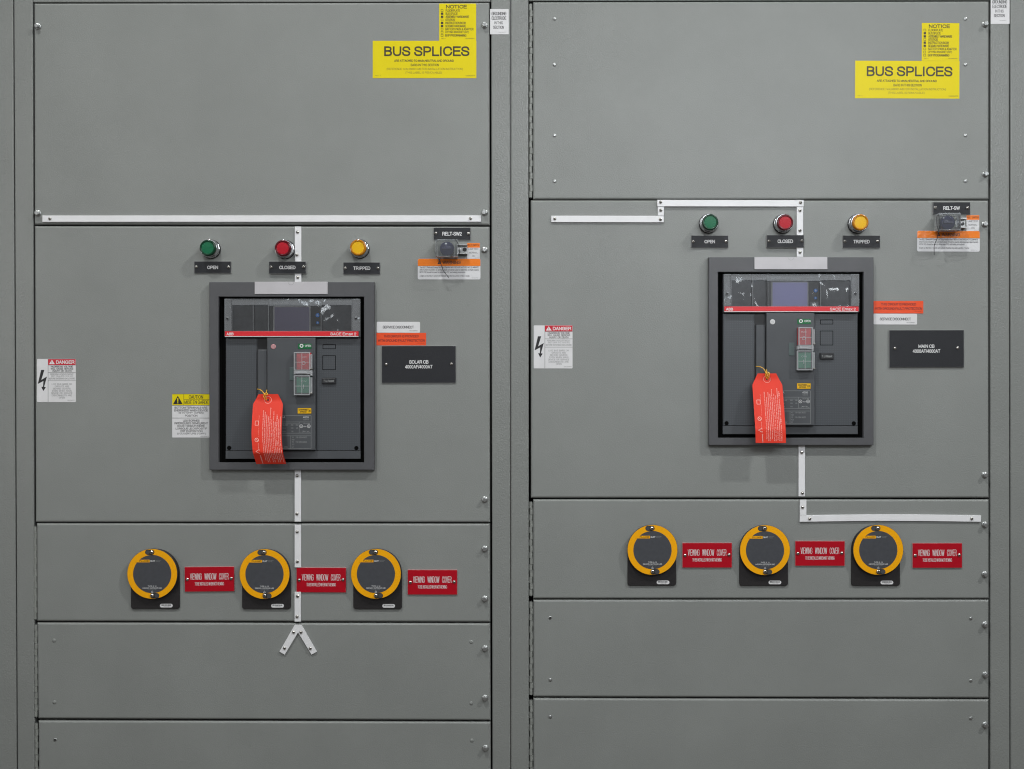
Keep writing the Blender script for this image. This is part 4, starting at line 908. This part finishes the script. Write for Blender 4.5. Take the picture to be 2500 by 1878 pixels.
# ------------------------------------------------------------------ round viewing window covers
def cover(label, dx_, dy_, px0, ybot, sx_=387.2):
    t = thing('viewing_window_cover', label, 'window cover', dx_, dy_, 15, 'amber and slate round viewing window covers')
    pcx = px0 - dx_                # plate left edge relative to the disc centre, on the door
    b = MB(); x0_, x1_, yb_ = pcx, pcx + 118.6, ybot - dy_; mx_ = (x0_ + x1_) / 2
    b.prism([(mx_ + 59.3 * math.cos(pi + pi * i / 24), 59.3 * math.sin(pi + pi * i / 24)) for i in range(25)] + [(x1_ - 6 + 6 * math.cos(q * pi / 8), yb_ - 6 + 6 * math.sin(q * pi / 8)) for q in range(5)] + [(x0_ + 6 - 6 * math.sin(q * pi / 8), yb_ - 6 + 6 * math.cos(q * pi / 8)) for q in range(5)], .1, 4.5, plate_black, .8)
    b.rbox(pcx + 71, ybot - dy_ - 12.4, pcx + 102, ybot - dy_ - 3.6, 4.2, 4.5, 4.9, whitev)
    rnd = random.Random(px0); x = pcx + 74.6
    while x < pcx + 98:
        w = rnd.choice((.5, .7, 1.1)); b.rect(x, ybot - dy_ - 11, x + w, ybot - dy_ - 7.4, 5.05, ink); x += w + rnd.choice((.5, .6, .9))
    b.text('1204270032', pcx + 80, ybot - dy_ - 6.6, pcx + 94, ybot - dy_ - 5.2, 5.05, smink)
    b.build('base_plate', t)
    b = MB(); b.lathe(0, 0, [(60.4, 4.4), (60.4, 11.4), (59, 12)], fedge, 72); b.build('rim', t)
    b = MB(); b.disc(0, 0, 61, 12.2, 15, fy, .6, fedge, 96)
    b.disc(0, 0.4, 46.4, 15, 15.3, fg, 0, None, 80)
    # amber tab carrying the maker's name
    a = -44.5
    b.sheet([(-45.5, -27), (-35, -34), (-6, -34), (-6, -28.4), (-44, -28.4)][0:0] or [(-39, -34.4), (-6, -34.4), (-6, -28), (-41, -28)], 15.5, fy)
    b.text('FLUKE', -31, -33, -8.4, -29.6, 15.65, bink, .045); b.text('CLKT', -4.6, -33.2, 7, -29.4, 15.65, wink, .03)
    b.text('INFRARED', 8.6, -33.6, 22, -31.8, 15.65, gink); b.text('WINDOW', 8.6, -30.8, 19, -29, 15.65, gink)
    b.text('TYPE: 3, 12', -10.5, 28.4, 10.5, 31.8, 15.65, wink, .01); b.text('INDOOR / OUTDOOR USE', -23, 33, 23.4, 36, 15.65, wink, .012); b.text('PLATE KEPT CLOSED', -10.4, 37.4, 10.4, 39, 15.65, gink)
    for p, q in (((-2.6, 45), (0, 40.6)), ((0, 40.6), (2.6, 45)), ((2.6, 45), (-2.6, 45))): b.line(*p, *q, .6, 15.65, wink)
    b.rbox(-17.2, -58.8, 5.2, -46.2, 6.2, 15, 15.35, recess, 0, None, 8); b.rbox(-5.2, 46.6, 17.2, 59.4, 6.3, 15, 15.75, recess, 0, None, 8)
    b.rbox(-16.2, -57.6, -6, -47.2, 5.1, 15.35, 15.5, fg, 0, None, 8); b.rbox(6, 47.8, 16.2, 58.2, 5.1, 15.75, 15.9, fg, 0, None, 8)
    b.build('cover_disc', t)
    rscrew(t, -1.2, -52.4, 15.4, 'cover_screw'); rscrew(t, 0, 52.4, 15.6, 'cover_screw')
    return t
cover('Left round amber cover of the left cabinet, left of the first red sign', 371.6, 1401.3, 316.2, 1488.2)
cover('Middle round amber cover of the left cabinet, just left of the white strip', 645.8, 1401.7, 588.6, 1488.6)
cover('Right round amber cover of the left cabinet, right of the white strip', 917.8, 1401.2, 861.0, 1488.8)
cover('Left round amber cover of the right cabinet, farthest from the white strip', 1593, 1342.8, 1533.2, 1431.2)
cover('Middle round amber cover of the right cabinet, left of a red sign', 1867.7, 1343.4, 1807.2, 1431.4)
cover('Right round amber cover of the right cabinet, just under the bowed white strip', 2144.2, 1342.8, 2081.6, 1431.6)
